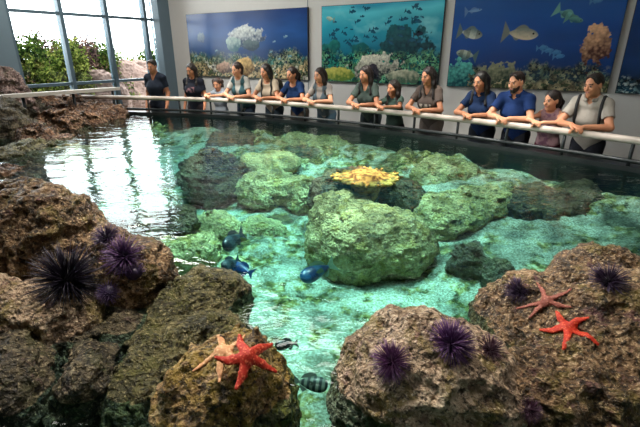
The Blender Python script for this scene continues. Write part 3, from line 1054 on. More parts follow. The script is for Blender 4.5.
# ================================================================== URCHINS, STARFISH, CORAL, FISH
vcol('urchin_spine', .38, .5)
vcol('urchin_body', .5, .4)
vcol('starfish_skin', .55, .4, bump=.5, bscale=160)
vcol('coral_skin', .75, .25, bump=.6, bscale=70)
vcol('fish_skin', .35, .5)


def basis(n):
    n = n / np.linalg.norm(n)
    a = np.cross([0, 1.0, 0], n)
    if np.linalg.norm(a) < .1: a = np.cross([1.0, 0, 0], n)
    a /= np.linalg.norm(a)
    return a, np.cross(n, a), n


def urchin(px, py, rpx, label, base, tip, seed, ns=260, bodyf=.42, group=None, thick=1.0):
    loc, nor, dist = hit(px, py)
    zc = depth(loc)
    R = rpx / F * zc
    # lean the urchin towards the viewer's side of the rock, as it sits on the surface
    a, b, n = basis(nor * .8 + np.array([0, -.25, .35]))
    rb = R * bodyf
    root = empty('sea_urchin', loc, label, 'sea urchin', group)
    mb = MB().sphere((0, 0, 0), (1, 1, .8), 24, 14)
    v = np.array(mb.v); v = (v[:, :1] * a + v[:, 1:2] * b + v[:, 2:3] * n) * rb + n * rb * .45
    wv = worley(v / rb * 4, seed)
    v = v + (v - n * rb * .45) * (np.clip(.5 - wv, -.2, .3) * .25)[:, None]
    bc = np.tile(np.array(L(*base)), (len(v), 1)) * (.6 + .8 * np.clip(.6 - wv, 0, 1))[:, None]
    mesh_obj('body', v, mb.f, MATS['urchin_body'], root, True, colors=bc)
    rr = np.random.RandomState(seed)
    V = []; Q = []; C = []
    g = PI * (3 - math.sqrt(5))
    for i in range(ns):
        zz = 1 - 1.12 * (i + .5) / ns
        r_ = math.sqrt(max(0, 1 - zz * zz)); ph = g * i
        d = np.array([r_ * math.cos(ph), r_ * math.sin(ph), zz]) + rr.normal(0, .10, 3)
        d /= np.linalg.norm(d)
        w_ = d[0] * a + d[1] * b + d[2] * n
        s0 = n * rb * .45 + (d[0] * a + d[1] * b + d[2] * .8 * n) * rb * .93
        ln = (R - rb * .7) * rr.uniform(.68, 1.08)
        e1, e2, _ = basis(w_)
        r0 = R * .022 * thick
        st = len(V)
        for f_, rad in ((0, r0), (.55, r0 * .75), (1, r0 * .18)):
            for k in range(4):
                th = PI / 2 * k
                V.append(s0 + w_ * ln * f_ + (e1 * math.cos(th) + e2 * math.sin(th)) * rad)
                t_ = f_ ** 1.5 * rr.uniform(.6, 1.1)
                C.append(np.array(L(*base)) * (1 - t_) + np.array(L(*tip)) * t_)
        for j in range(2):
            for k in range(4):
                Q.append((st + j * 4 + k, st + j * 4 + (k + 1) % 4, st + j * 4 + 4 + (k + 1) % 4, st + j * 4 + 4 + k))
        Q.append((st + 8, st + 9, st + 10, st + 11))
    sp = mesh_obj('spines', np.array(V), np.array(Q), MATS['urchin_spine'], root, colors=np.clip(np.array(C), 0, 1))
    sp['kind'] = 'stuff'
    return root


PUR = ((48, 20, 58), (128, 84, 140))
urchin(66, 282, 37, 'big black long-spined sea urchin on the domed rock', (12, 10, 18), (46, 38, 62), 1, 320, .30, None, .8)
urchin(126, 257, 22, 'spiky violet sea urchin at the top of the shelf rock cluster', (40, 22, 58), (138, 100, 158), 2, 230, .36)
urchin(108, 240, 15, 'dusky sea urchin furthest back in the shelf rock cluster', (34, 24, 48), (110, 88, 132), 3, 190, .42)
urchin(134, 277, 12, 'small rounded purple sea urchin at the right end of the shelf cluster', (52, 36, 76), (150, 124, 178), 4, 150, .66)
urchin(110, 293, 12, 'small rounded purple sea urchin lowest in the shelf cluster', (52, 36, 76), (150, 124, 178), 5, 150, .66)
urchin(393, 362, 22, 'purple sea urchin on the left half of the tan boulder', (66, 22, 62), (120, 76, 128), 6, 260, .34)
urchin(450, 345, 25, 'larger purple sea urchin near the top of the tan boulder', (52, 20, 64), (124, 84, 140), 7, 290, .34)
urchin(488, 350, 15, 'dull mauve sea urchin on the right flank of the tan boulder', (64, 34, 52), (120, 84, 104), 8, 190, .45)
urchin(520, 292, 15, 'dark sea urchin on the left hump of the broad right rock', (26, 16, 40), (84, 60, 104), 9, 220, .36)
urchin(608, 284, 20, 'dark sea urchin on the peak of the broad right rock', (26, 16, 34), (78, 58, 92), 10, 250, .36)
urchin(528, 410, 13, 'mauve sea urchin low between the tan boulder and the right rock', (64, 34, 56), (120, 84, 110), 11, 170, .45)


def starfish(cpx, tips, label, base, bump, seed, arm=.17, thin=1.0, lift=0.0):
    loc, nor, _ = hit(*cpx)
    pts = [hit(*q)[0] for q in tips]
    # best tangent plane through the arm tips
    M = np.array([p - loc for p in pts])
    nn = np.zeros(3)
    for i in range(5):
        nn += np.cross(M[i], M[(i + 1) % 5])
    nn = nn if nn[2] > 0 else -nn
    a, b, n = basis(nn)
    R = float(np.mean([np.linalg.norm(m) for m in M]))
    T = [np.array([m @ a, m @ b]) for m in M]
    T = [t_ * (np.clip(np.linalg.norm(t_), R * .8, R * 1.2) / np.linalg.norm(t_)) for t_ in T]
    h = R / 42
    s = SDF((-1.3 * R, -1.3 * R, -.3 * R), (1.3 * R, 1.3 * R, .4 * R), h)
    for t_ in T:
        sd_ = np.array([-t_[1], t_[0]]) / np.linalg.norm(t_) * R * .05 * (1 if seed % 2 else -1)
        m_ = t_ * .55 + sd_
        s.cap((0, 0, 0), (m_[0], m_[1], 0), R * arm * thin, R * arm * .74 * thin, R * .05, (1, 1, .62))
        s.cap((m_[0], m_[1], 0), (t_[0], t_[1], 0), R * arm * .74 * thin, R * arm * .34 * thin, R * .04, (1, 1, .62))
    s.ell((0, 0, .01 * R), (R * .23, R * .23, R * .14), R * .06)
    v, q = s.mesh()
    wv = worley(v / R * 13, seed)
    bm_ = np.clip(.42 - wv, 0, .4)
    v = v + normals(v, q) * (bm_ * R * .07)[:, None]
    # drape over the rock
    off = np.zeros(len(v))
    gx_ = {}
    for i, p in enumerate(v):
        key = (round(p[0] / (R * .08)), round(p[1] / (R * .08)))
        if key not in gx_:
            w_ = loc + a * key[0] * R * .08 + b * key[1] * R * .08 + n * R * .9
            best = None
            for bv_ in ROCK_BVH.values():
                l_, _, _, ds = bv_.ray_cast(Vector(w_), Vector(-n), R * 1.8)
                if l_ is not None and (best is None or ds < best): best = ds
            gx_[key] = (R * .9 - best) if best is not None else -.25 * R
    ks = np.array(list(gx_.keys()), float); vs = np.array(list(gx_.values()))
    vs = np.clip(vs, -.3 * R, .3 * R)
    for j in range(0, len(v), 4000):
        d2 = ((v[j:j + 4000, None, :2] / (R * .08) - ks[None]) ** 2).sum(2)
        w_ = np.exp(-d2 / 3.0)
        off[j:j + 4000] = (w_ * vs).sum(1) / w_.sum(1)
    W = loc + v[:, :1] * a + v[:, 1:2] * b + (v[:, 2:3] + off[:, None] + R * (.07 + lift)) * n
    f_ = np.clip(bm_ / .25, 0, 1)[:, None]
    col = np.array(L(*base)) * (1 - f_) + np.array(L(*bump)) * f_
    ob = mesh_obj('starfish', W, q, MATS['starfish_skin'], None, True, loc, np.clip(col, 0, 1))
    return tag(ob, label, 'starfish')


starfish((224, 352), [(216, 334), (241, 341), (246, 366), (222, 376), (198, 370)], 'pale orange starfish half under the red one on the left rock', (206, 150, 104), (240, 206, 160), 2, .17, .60, -.05)
starfish((244, 364), [(236, 344), (267, 353), (270, 381), (234, 392), (212, 368)], 'bright red starfish on the brown yellow rock near the picture middle', (178, 36, 18), (232, 120, 84), 3, .17, 1.0, .30)
starfish((569, 330), [(557, 313), (588, 319), (598, 346), (564, 350), (541, 331)], 'orange red starfish on the broad right rock', (178, 40, 18), (228, 104, 60), 5)
starfish((547, 302), [(538, 284), (572, 290), (566, 307), (530, 318), (516, 312)], 'thin-armed dull pink starfish between two dark urchins on the right rock', (132, 70, 58), (186, 124, 104), 6, .12, .9)


# plate coral
def plate_coral():
    c = P(366, 178, .715)
    R = 31 / F * depth(c)
    s = SDF(c - np.array([1.2 * R, 1.2 * R, .35]), c + np.array([1.2 * R, 1.2 * R, .12]), .010)
    s.cap(c - np.array([0, 0, .30]), c - np.array([0, 0, .02]), .09, .16, .05)
    s.ell(c, (R * .96, R * .92, .035), .05)
    rr = np.random.RandomState(3)
    for k in range(150):
        th = rr.uniform(0, 2 * PI); r_ = R * math.sqrt(rr.uniform(0.02, 1)) * 1.0
        p0 = c + np.array([math.cos(th) * r_, math.sin(th) * r_ * .95, .0])
        out = np.array([math.cos(th), math.sin(th), 0]) * (.02 + .035 * r_ / R)
        s.cap(p0, p0 + out + np.array([0, 0, rr.uniform(.012, .026)]), .017, .012, .010)
    v, q = s.mesh()
    v[:, 2] = np.minimum(v[:, 2], WATER + .03)
    rel = (v[:, 2] - c[2]) / .04
    nz = fbm(v * 30, 3, 4)
    col = np.array(L(120, 84, 34)) * .5 + (np.array(L(200, 166, 82)) - np.array(L(150, 104, 40)) * .6) * np.clip(.42 + 1.6 * nz, 0, 1)[:, None]
    ob = mesh_obj('plate_coral', v, q, MATS['coral_skin'], None, True, c - np.array([0, 0, .3]), np.clip(col, 0, 1))
    tag(ob, 'yellow knobbly plate coral just under the surface on the sunken boulder', 'coral')


plate_coral()


def fish(hpx, tpx, z, label, body, stripe, ns, seed, hgt=.40, tailc=None, wid=.20):
    h_, t_ = P(hpx[0], hpx[1], z), P(tpx[0], tpx[1], z)
    ax_ = h_ - t_; ln = np.linalg.norm(ax_); ax_ /= ln
    up = np.array([0, 1.2, .9]); up -= ax_ * (up @ ax_); up /= np.linalg.norm(up)
    sd_ = np.cross(up, ax_)
    c = (h_ + t_) / 2
    root = empty('fish', c, label, 'fish', None)
    nx, nr = 40, 20
    V = []; C = []
    for i in range(nx + 1):
        s_ = i / nx                                     # 0 nose .. 1 tail root
        prof = (math.sin(PI * min(1, s_ ** .62)) ** .75) * (1 - .15 * s_) + .10 * s_
        if i == 0: prof = .02
        hh = hgt * .5 * prof * ln; ww = hh * wid / hgt * 1.15
        for k in range(nr):
            th = 2 * PI * k / nr
            V.append(ax_ * (ln * (.5 - .78 * s_)) + up * math.sin(th) * hh + sd_ * math.cos(th) * ww)
            st = ns and (math.sin(s_ * ns * 2 * PI + .5) > .1)
            col = np.array(L(*(stripe if st else body)))
            col = col * (1.25 if math.sin(th) < -.3 else .9)
            C.append(col)
    Q = [(i * nr + k, (i + 1) * nr + k, (i + 1) * nr + (k + 1) % nr, i * nr + (k + 1) % nr) for i in range(nx) for k in range(nr)]
    mesh_obj('body', np.array(V), np.array(Q), MATS['fish_skin'], root, True, colors=np.clip(np.array(C), 0, 1))

    def fin(name, pl, col, th=.006):
        pl = [np.array(p) for p in pl]
        pv = [ax_ * p[0] * ln + up * p[1] * ln + sd_ * ((p[2] if len(p) > 2 else 0) * ln + th * ln) for p in pl]
        pv += [ax_ * p[0] * ln + up * p[1] * ln + sd_ * ((p[2] if len(p) > 2 else 0) * ln - th * ln) for p in pl]
        n_ = len(pl)
        fs = [tuple(range(n_)), tuple(reversed(range(n_, 2 * n_)))] + [(i, i + n_, (i + 1) % n_ + n_, (i + 1) % n_) for i in range(n_)]
        mesh_obj(name, pv, fs, MATS['fish_skin'], root, colors=np.tile(np.array(L(*col)), (2 * n_, 1)))
    fc = tailc or tuple(int(x * .7) for x in body)
    fin('tail_fin', [(-.25, .03), (-.36, .10), (-.5, .19), (-.44, .05), (-.42, 0), (-.44, -.05), (-.5, -.19), (-.36, -.10), (-.25, -.03)], fc)
    fin('dorsal_fin', [(.22, hgt * .40), (.14, hgt * .62), (-.02, hgt * .66), (-.16, hgt * .50), (-.24, hgt * .2), (-.1, hgt * .3)], fc)
    fin('anal_fin', [(-.02, -hgt * .40), (-.12, -hgt * .58), (-.22, -hgt * .34), (-.24, -hgt * .14)], fc)
    for sg in (1, -1):
        fin('pectoral_fin', [(.20, -.02, .13 * sg), (.06, .02, .20 * sg), (.04, -.08, .19 * sg), (.14, -.08, .14 * sg)], fc, .004)
        e = ax_ * ln * .40 + up * ln * hgt * .12 + sd_ * ln * .065 * sg
        MB().sphere(e, ln * .022, 10, 6).build('eye', MATS['rim_black'], root, True)


fish((275, 346), (299, 343), .42, 'dark brown fish swimming beside the red starfish rock', (66, 54, 50), (38, 32, 34), 2, 1, .44)
fish((328, 386), (290, 380), .45, 'grey striped fish swimming between the two front rocks', (126, 132, 120), (48, 54, 56), 5, 2, .40)
fish((301, 279), (336, 263), .42, 'dark blue fish swimming in front of the round sunken boulder', (22, 46, 84), (24, 74, 110), 2, 3, .34, (70, 90, 70))
fish((224, 248), (244, 232), .42, 'blackish fish swimming left of the sand patch', (40, 56, 66), (22, 30, 40), 2, 4, .38)
fish((231, 265), (254, 274), .30, 'small blue fish close to the bottom left of the sand patch', (24, 54, 104), (20, 40, 84), 2, 5, .38)
fish((222, 268), (240, 258), .35, 'dusky fish just above the small blue fish', (44, 60, 70), (24, 34, 46), 2, 6, .46)

# ================================================================== PEOPLE AT THE RAIL
t = NT('skin')
a_ = t.n('Attribute', attribute_name='Col')
t.done(t.n('BsdfPrincipled', {'Base Color': a_.outputs[0], 'Roughness': .5, 'Specular IOR Level': .35, 'Subsurface Weight': .0}).outputs[0])
t = NT('cloth')
a_ = t.n('Attribute', attribute_name='Col')
b_ = t.n('Bump', {'Strength': .5, 'Distance': .012, 'Height': t.noise(t.pos(), 22, 3, .5, .6)})
t.done(t.n('BsdfPrincipled', {'Base Color': a_.outputs[0], 'Roughness': .85, 'Specular IOR Level': .15, 'Normal': b_.outputs[0]}).outputs[0])
t = NT('hair')
a_ = t.n('Attribute', attribute_name='Col')
mp_ = t.n('Mapping', {'Vector': t.pos(), 'Scale': (1, 1, .12)}).outputs[0]
b_ = t.n('Bump', {'Strength': .6, 'Distance': .01, 'Height': t.noise(mp_, 160, 2)})
t.done(t.n('BsdfPrincipled', {'Base Color': a_.outputs[0], 'Roughness': .45, 'Specular IOR Level': .4, 'Normal': b_.outputs[0]}).outputs[0])
vcol('eye_ball', .4, .3)

SKIN = {'light': (208, 150, 118), 'tan': (190, 130, 98), 'olive': (176, 120, 90)}
YR = .34
NECKZ = .125


def vcap(s, a, b, r1, r2, k=.02, **kw):
    s.cap(a, b, r1, r2, k, **kw)


def person(px, hy, label, fem=True, pose='lean', lean=22, yaw=.35, pitch=-.35, skin='light', hair='long', hairc=(30, 22, 18), shirt=(60, 60, 60),
           neck='crew', pants=(40, 44, 56), vest=None, beard=False, prnt=None, body_yaw=0.0, collar=False, child=False, sleeve=.55, group=None, wide=1.0, roll=0.0, skirt=False):
    th = math.radians(lean if pose == 'lean' else 3)
    # where along the rail, and how tall
    ss = np.linspace(0, rs[-1], 700)
    best = None
    for s_ in ss:
        p, nn = rail_at(s_)
        q = np.array([p[0], p[1], 1.25]) + np.append(nn, 0) * .16
        if q[1] < .5: continue
        e = abs(project(q)[0] - px)
        if best is None or e < best[0]: best = (e, s_, p, nn)
    _, s_, p, nn = best
    face = -nn
    org = np.append(p + nn * YR, 0.0)
    hd = org[1] + face[1] * .22
    zh = D(px, hy, hd)[2]
    s = zh / (.92 + .54 * math.cos(th) + NECKZ)
    ang = math.atan2(-face[0], face[1]) + body_yaw
    hy0 = (-.10 if pose == 'lean' else -.02) * s
    ct, st = math.cos(th), math.sin(th)
    hip = np.array([0, hy0, .92 * s])

    def T(x, y, z):                          # upright torso coordinates (unit person) -> leaning torso
        q = np.array([x, y, z - .92]) * s
        return hip + np.array([q[0], q[1] * ct + q[2] * st, q[2] * ct - q[1] * st])
    Rt = np.array([[1, 0, 0], [0, ct, -st], [0, st, ct]])       # rows = torso axes
    sw = (.128 if fem else .150) * (1.0 if not child else .92) * wide
    m = 1.0 if fem else 1.12
    if child: m = .88
    cr = (.108 if fem else .122) * wide
    N = T(0, -.01, 1.46)
    hs = s if not child else s * 1.10
    Hc = N + np.array([0, .045, NECKZ]) * s
    f = np.array([math.sin(yaw) * math.cos(pitch), math.cos(yaw) * math.cos(pitch), math.sin(pitch)])
    r = np.cross(f, [0, 0, 1.0]); r /= np.linalg.norm(r)
    u = np.cross(r, f)
    if roll:
        r, u = r * math.cos(roll) + u * math.sin(roll), u * math.cos(roll) - r * math.sin(roll)
    Rh = np.array([r, f, u])

    def hp(x, y, z):
        return Hc + hs * (x * r + y * f + z * u)

    # ---- arms
    arms = []
    for sg in (-1, 1):
        S = T(sg * sw, -.01, 1.385)
        l1, l2 = .285 * s, .245 * s
        if pose == 'lean':
            W = np.array([sg * .065 * s, YR + (.015 if sg > 0 else -.005), 1.073 + .030 + (.012 if sg > 0 else 0)])
            pole = np.array([sg * .85, -.45, -.35])
            hand = np.array([-sg * .86, .42, -.12]); hand /= np.linalg.norm(hand)
        else:
            W = S + np.array([sg * .06, .06, -.50]) * s
            pole = np.array([sg * .3, -1, 0])
            hand = np.array([-sg * .05, .12, -1.0]); hand /= np.linalg.norm(hand)
        dv = W - S; L_ = np.linalg.norm(dv)
        if L_ > (l1 + l2) * .985:
            k_ = L_ / ((l1 + l2) * .985); l1 *= k_; l2 *= k_
        dn = dv / L_
        a0 = (l1 * l1 - l2 * l2 + L_ * L_) / (2 * L_)
        hh = math.sqrt(max(0, l1 * l1 - a0 * a0))
        pv = pole - dn * (pole @ dn); pv /= np.linalg.norm(pv)
        El = S + dn * a0 + pv * hh
        if pose == 'lean': El[2] = max(El[2], min(1.10, S[2]))
        arms.append((sg, S, El, W, hand))

    tors = [  # a, b, r1, r2, x-stretch, blend
        (T(0, -.005, .90), T(0, 0, 1.00), (.108 if fem else .104) * s, .098 * s, 1.36 if fem else 1.30, .05),
        (T(0, 0, 1.00), T(0, .01, 1.22), (.090 if fem else .100) * s, cr * s, 1.20, .05),
        (T(0, .01, 1.22), T(0, -.01, 1.35), cr * s, .080 * s, 1.25, .05),
        (T(-sw, -.01, 1.385), T(sw, -.01, 1.385), .052 * s * m, .052 * s * m, 1, .05),
        (T(-.02, -.02, 1.47), T(-.12, -.02, 1.405), .036 * s, .036 * s, 1, .03),
        (T(.02, -.02, 1.47), T(.12, -.02, 1.405), .036 * s, .036 * s, 1, .03)]
    brs = [T(.066, .082, 1.235), T(-.066, .082, 1.235)] if (fem and not child) else []

    def torso(F_, g, k0=1.0):
        for a, b, r1, r2, sx, k in tors:
            F_.cap(a, b, r1 + g, r2 + g, k * s, (sx, 1, 1), Rt)
        for c in brs:
            F_.ell(c, np.array([.060, .052, .060]) * s + g, .045 * s, Rt)

    lo = np.array([-.48, -.42, -.02]) * max(s, .8); hi = np.array([.48, .62, 1.85]) * max(s, .8)
    hi[1] = max(hi[1], .52); hi[2] = max(1.3, Hc[2] + .17)
    B = SDF(lo, hi, .0068)
    torso(B, 0)
    B.cap(T(0, -.015, 1.42), hp(0, -.015, -.06), (.049 if fem else .060) * s, (.047 if fem else .058) * s, .03)
    # head
    B.ell(hp(0, -.012, .03), np.array([.074, .093, .088]) * hs, .02, Rh)
    B.ell(hp(0, .026, -.035), np.array([.057 if fem else .061, .062, .077]) * hs, .03, Rh)
    B.ell(hp(0, .062, -.090), np.array([.024, .022, .020]) * hs, .025, Rh)
    for sg in (-1, 1):
        B.ell(hp(sg * .034, .060, -.022), np.array([.024, .024, .026]) * hs, .02, Rh)
        B.ell(hp(sg * .077, -.006, -.004), np.array([.010, .018, .031]) * hs, .006, Rh)
        B.ell(hp(sg * .031, .100, .008), np.array([.017, .016, .012]) * hs, .012, Rh, cut=True)
    B.cap(hp(-.03, .080, .026), hp(.03, .080, .026), .009 * hs, .009 * hs, .012)
    B.cap(hp(0, .088, .008), hp(0, .107, -.027), .008 * hs, .013 * hs, .010)
    B.cap(hp(-.017, .084, -.055), hp(.017, .084, -.055), .008 * hs, .008 * hs, .008)
    # arms and hands
    for sg, S, El, W, hd_ in arms:
        B.cap(S, El, .044 * s * m, .035 * s * m, .03)
        B.cap(El, W, .037 * s * m, .025 * s * m, .015)
        side = np.cross(hd_, [0, 0, 1.0]) if pose == 'lean' else np.array([0, 1.0, 0])
        side = side / np.linalg.norm(side)
        dwn = np.cross(side, hd_); dwn = dwn if (dwn[2] < 0 or pose != 'lean') else -dwn
        if pose != 'lean': dwn = np.array([-sg, 0, 0])
        Rp = np.array([hd_, side, dwn])
        hsz = s * (1.0 if fem else 1.08)
        B.ell(W + hd_ * .050 * hsz, np.array([.052, .040, .017]) * hsz, .018, Rp)
        for i, ln in enumerate((.068, .078, .074, .058)):
            b0 = W + (hd_ * (.088 - .004 * abs(i - 1.3)) + side * (-.030 + .020 * i)) * hsz
            d1 = hd_ * .92 + dwn * .38; d2 = hd_ * .55 + dwn * .85; d3 = hd_ * .1 + dwn
            p1 = b0 + d1 / np.linalg.norm(d1) * ln * .45 * hsz
            p2 = p1 + d2 / np.linalg.norm(d2) * ln * .33 * hsz
            p3 = p2 + d3 / np.linalg.norm(d3) * ln * .24 * hsz
            B.cap(b0 - hd_ * .02 * hsz, p1, .0095 * hsz, .0088 * hsz, .004)
            B.cap(p1, p2, .0088 * hsz, .0080 * hsz, .003)
            B.cap(p2, p3, .0080 * hsz, .0072 * hsz, .003)
        sd = side * (1 if side[1] > 0 else -1)
        t0 = W + (hd_ * .022 + sd * .026) * hsz
        t1 = W + (hd_ * .058 + sd * .052 + dwn * .008) * hsz
        t2 = W + (hd_ * .086 + sd * .050 + dwn * .022) * hsz
        B.cap(t0, t1, .0125 * hsz, .0100 * hsz, .008)
        B.cap(t1, t2, .0100 * hsz, .0082 * hsz, .003)
    legs = []
    for sg in (-1, 1):
        A = np.array([sg * .085 * s, hy0, .90 * s]); K = np.array([sg * .092 * s, hy0 * .4 + .015, .49 * s]); An = np.array([sg * .095 * s, -.01, .085 * s])
        legs.append((A, K, An))
        B.cap(A, K, .083 * s, .056 * s, .03)
        B.cap(K, An, .056 * s, .037 * s, .02)
        B.cap(An + np.array([0, -.03, -.045]) * s, An + np.array([0, .14, -.055]) * s, .032 * s, .026 * s, .02)
    v, q = B.mesh()
    # skin colours
    rel = (v - Hc) / hs
    hx, hyy, hz_ = rel @ r, rel @ f, rel @ u
    col = np.tile(np.array(L(*SKIN[skin])), (len(v), 1)) * (1 + .08 * fbm(v * 25, 2, 3))[:, None]
    onh = np.linalg.norm(rel, axis=1) < .16
    lips = onh & (np.abs(hx) < .024 - np.abs(hz_ + .055) * .6) & (np.abs(hz_ + .055) < .010) & (hyy > .065)
    col[lips] = np.array(L(158, 84, 78)) if fem else np.array(L(164, 104, 92))
    brow = onh & (np.abs(hz_ - .032 + np.abs(hx) * .10) < .0042) & (np.abs(hx) > .010) & (np.abs(hx) < .048) & (hyy > .05)
    col[brow] = np.array(L(*hairc)) * 1.2
    ob = mesh_obj('person', v, q, MATS['skin'], None, True, colors=np.clip(col, 0, 1))
    ob.location = tuple(org); ob.rotation_euler = (0, 0, ang)
    tag(ob, label, 'person', group)

    def child_mesh(name, F_, mat, c, noise=.10, colfn=None, smooth=True):
        v_, q_ = F_.mesh()
        if len(v_) == 0: return None
        cc = np.tile(np.array(L(*c)) * .72, (len(v_), 1)) * (1 + noise * fbm(v_ * 14, 3, 5))[:, None]
        if colfn is not None: cc = colfn(v_, cc)
        return mesh_obj(name, v_, q_, MATS[mat], ob, smooth, colors=np.clip(cc, 0, 1))

    # ---- eyes
    for sg in (-1, 1):
        e = MB().sphere((0, 0, 0), 1, 14, 10)
        ev = np.array(e.v)
        cc = np.tile(np.array(L(150, 132, 120)), (len(ev), 1))
        cc[(ev @ np.array([0, 1.0, 0])) > .76] = np.array(L(34, 22, 16))
        w_ = hp(sg * .031, .0790, .009) + (ev[:, :1] * r + ev[:, 1:2] * f + ev[:, 2:3] * u) * .0115 * hs
        mesh_obj('eye', w_, e.f, MATS['eye_ball'], ob, True, colors=cc)

    # ---- shirt
    hb = .0085
    G = SDF(lo + [0, 0, .70 * s], [hi[0], hi[1], Hc[2]], hb)
    torso(G, .013)
    for sg, S, El, W, _ in arms:
        if sleeve > 0:
            e_ = S + (El - S) * sleeve
            G.cap(S, e_, .058 * s * m, .055 * s * m, .02)
            dr = (El - S) / np.linalg.norm(El - S)
            # open the sleeve end with a clean hem
            G.cap(e_ + dr * .074 * s, e_ + dr * .13 * s, .078 * s, .078 * s, .002, cut=True)
        else:
            G.cap(T(sg * (sw + .055), -.01, 1.33), T(sg * (sw + .05), -.01, 1.50), .070 * s, .060 * s, .01, cut=True)
    G.half(T(0, 0, .86), Rt[2])
    up_ = Rt[2]
    G.cap(N - up_ * .010 * s, N + up_ * .2 * s, .066 * s, .085 * s, .006, cut=True)
    if neck == 'v':
        G.cap(N + np.array([0, .05, -.02]) * s, T(0, .125, 1.32), .050 * s, .006 * s, .004, cut=True)
    elif neck == 'scoop':
        G.ell(N + np.array([0, .07, -.035]) * s, np.array([.085, .07, .055]) * s, .006, cut=True)
    elif neck == 'polo':
        G.cap(N + np.array([0, .05, -.02]) * s, T(0, .13, 1.36), .030 * s, .006 * s, .004, cut=True)

    def pr(v_, cc):
        if prnt is None: return cc
        ax = (v_ - hip) @ Rt.T
        mm = (np.abs(ax[:, 0]) < .085 * s) & (ax[:, 1] > .04) & (np.abs(ax[:, 2] - prnt[1] * s) < prnt[2] * s)
        nz = fbm(v_ * 26, 3, 8) > prnt[3]
        cc[mm & nz] = np.array(L(*prnt[0]))
        return cc
    child_mesh('shirt', G, 'cloth', shirt, .12, pr)
    if collar:
        Cc = SDF(N - .2, N + .2, .006)
        for k in range(14):
            a0_, a1_ = [2 * PI * (k + j) / 14 for j in (0, 1)]
            def cp(a_):
                return N + (np.array([math.sin(a_) * .072, -math.cos(a_) * .066 + .004, -.012 - (.022 if abs(a_ - PI) < 1.2 else 0)])) * s
            if abs((a0_ + a1_) / 2 - PI) < .28: continue
            Cc.cap(cp(a0_), cp(a1_), .012 * s, .012 * s, .006)
            Cc.cap(cp(a0_) + np.array([0, 0, .018]) * s, cp(a1_) + np.array([0, 0, .018]) * s, .008 * s, .008 * s, .01)
        child_mesh('collar', Cc, 'cloth', tuple(int(c_ * .9) for c_ in shirt))
    if vest is not None:
        Vv = SDF(lo + [0, 0, .70 * s], [hi[0], hi[1], Hc[2]], hb)
        torso(Vv, .022)
        Vv.half(T(0, 0, .93), Rt[2])
        Vv.cap(N - up_ * .03 * s, N + up_ * .2 * s, .085 * s, .11 * s, .006, cut=True)
        Vv.cap(N + np.array([0, .06, -.02]) * s, T(0, .17, 1.0), .060 * s, .045 * s, .004, cut=True)
        for sg in (-1, 1):
            Vv.cap(T(sg * (sw + .06), -.01, 1.25), T(sg * (sw + .05), -.01, 1.50), .078 * s, .070 * s, .01, cut=True)
        child_mesh('vest', Vv, 'cloth', vest)

    # ---- trousers or skirt, shoes
    Pn = SDF([-.30 * s - .05, -.36, .03], [.30 * s + .05, .3, 1.02 * s], .012)
    a, b, r1, r2, sx, k = tors[0]
    Pn.cap(a, b, r1 + .009, r2 + .009, .04, (sx, 1, 1), Rt)
    if skirt:
        Pn.cap((0, hy0, .93 * s), (0, hy0 * .6, .50 * s), .13 * s, .19 * s, .04, (1.25, 1, 1))
        Pn.half((0, 0, .50 * s), (0, 0, 1))
    else:
        for A, K, An in legs:
            Pn.cap(A, K, .095 * s, .068 * s, .03)
            Pn.cap(K, An, .068 * s, .055 * s, .02)
        Pn.half((0, 0, .075 * s), (0, 0, 1))
    Pn.half(T(0, 0, .985), -Rt[2])
    child_mesh('skirt' if skirt else 'trousers', Pn, 'cloth', pants)
    for A, K, An in legs:
        Sh = SDF(An + np.array([-.1, -.14, -.14]) * s, An + np.array([.1, .26, .08]) * s, .010)
        Sh.cap(An + np.array([0, -.035, -.040]) * s, An + np.array([0, .145, -.052]) * s, .043 * s, .038 * s, .02)
        Sh.cap(An + np.array([0, -.02, -.03]) * s, An + np.array([0, -.01, .01]) * s, .045 * s, .045 * s, .02)
        Sh.half((0, 0, .004), (0, 0, 1))
        Sh.half(An + np.array([0, 0, .02]) * s, (0, 0, -1))
        child_mesh('shoe', Sh, 'cloth', (58, 54, 54))

    # ---- hair
    Hh = SDF(Hc - np.array([.22, .26, .46]) * hs, Hc + np.array([.22, .22, .17]) * hs, .0066)
    Hh.ell(hp(0, -.020, .036), np.array([.083, .098, .092] if hair != 'short' else [.080, .095, .089]) * hs, .02, Rh)
    if hair in ('long', 'bob', 'tail', 'pig', 'up'):
        Hh.ell(hp(0, -.055, -.03), np.array([.078, .062, .085]) * hs, .03, Rh)
    if hair == 'short':
        Hh.ell(hp(0, .045, .088), np.array([.052, .040, .026]) * hs, .03, Rh)
    # the face opening
    Hh.ell(hp(0, .125, -.022 if hair != 'short' else .008), np.array([.066, .105, .112]) * hs, .010, Rh, cut=True)
    if hair in ('short', 'up', 'tail', 'pig'):
        for sg in (-1, 1):
            Hh.ell(hp(sg * .085, .012, -.03), np.array([.034, .045, .042]) * hs, .01, Rh, cut=True)
    if hair == 'short':
        Hh.half(hp(0, -.08, -.055), u * .8 + f * .25)
    if hair == 'bob':
        for sg in (-1, 1):
            Hh.cap(hp(sg * .074, .012, .02), hp(sg * .082, .0, -.10), .024 * hs, .026 * hs, .02)
        Hh.cap(hp(0, -.06, -.02), hp(0, -.065, -.11), .062 * hs, .050 * hs, .02, (1.25, 1, 1), Rh)
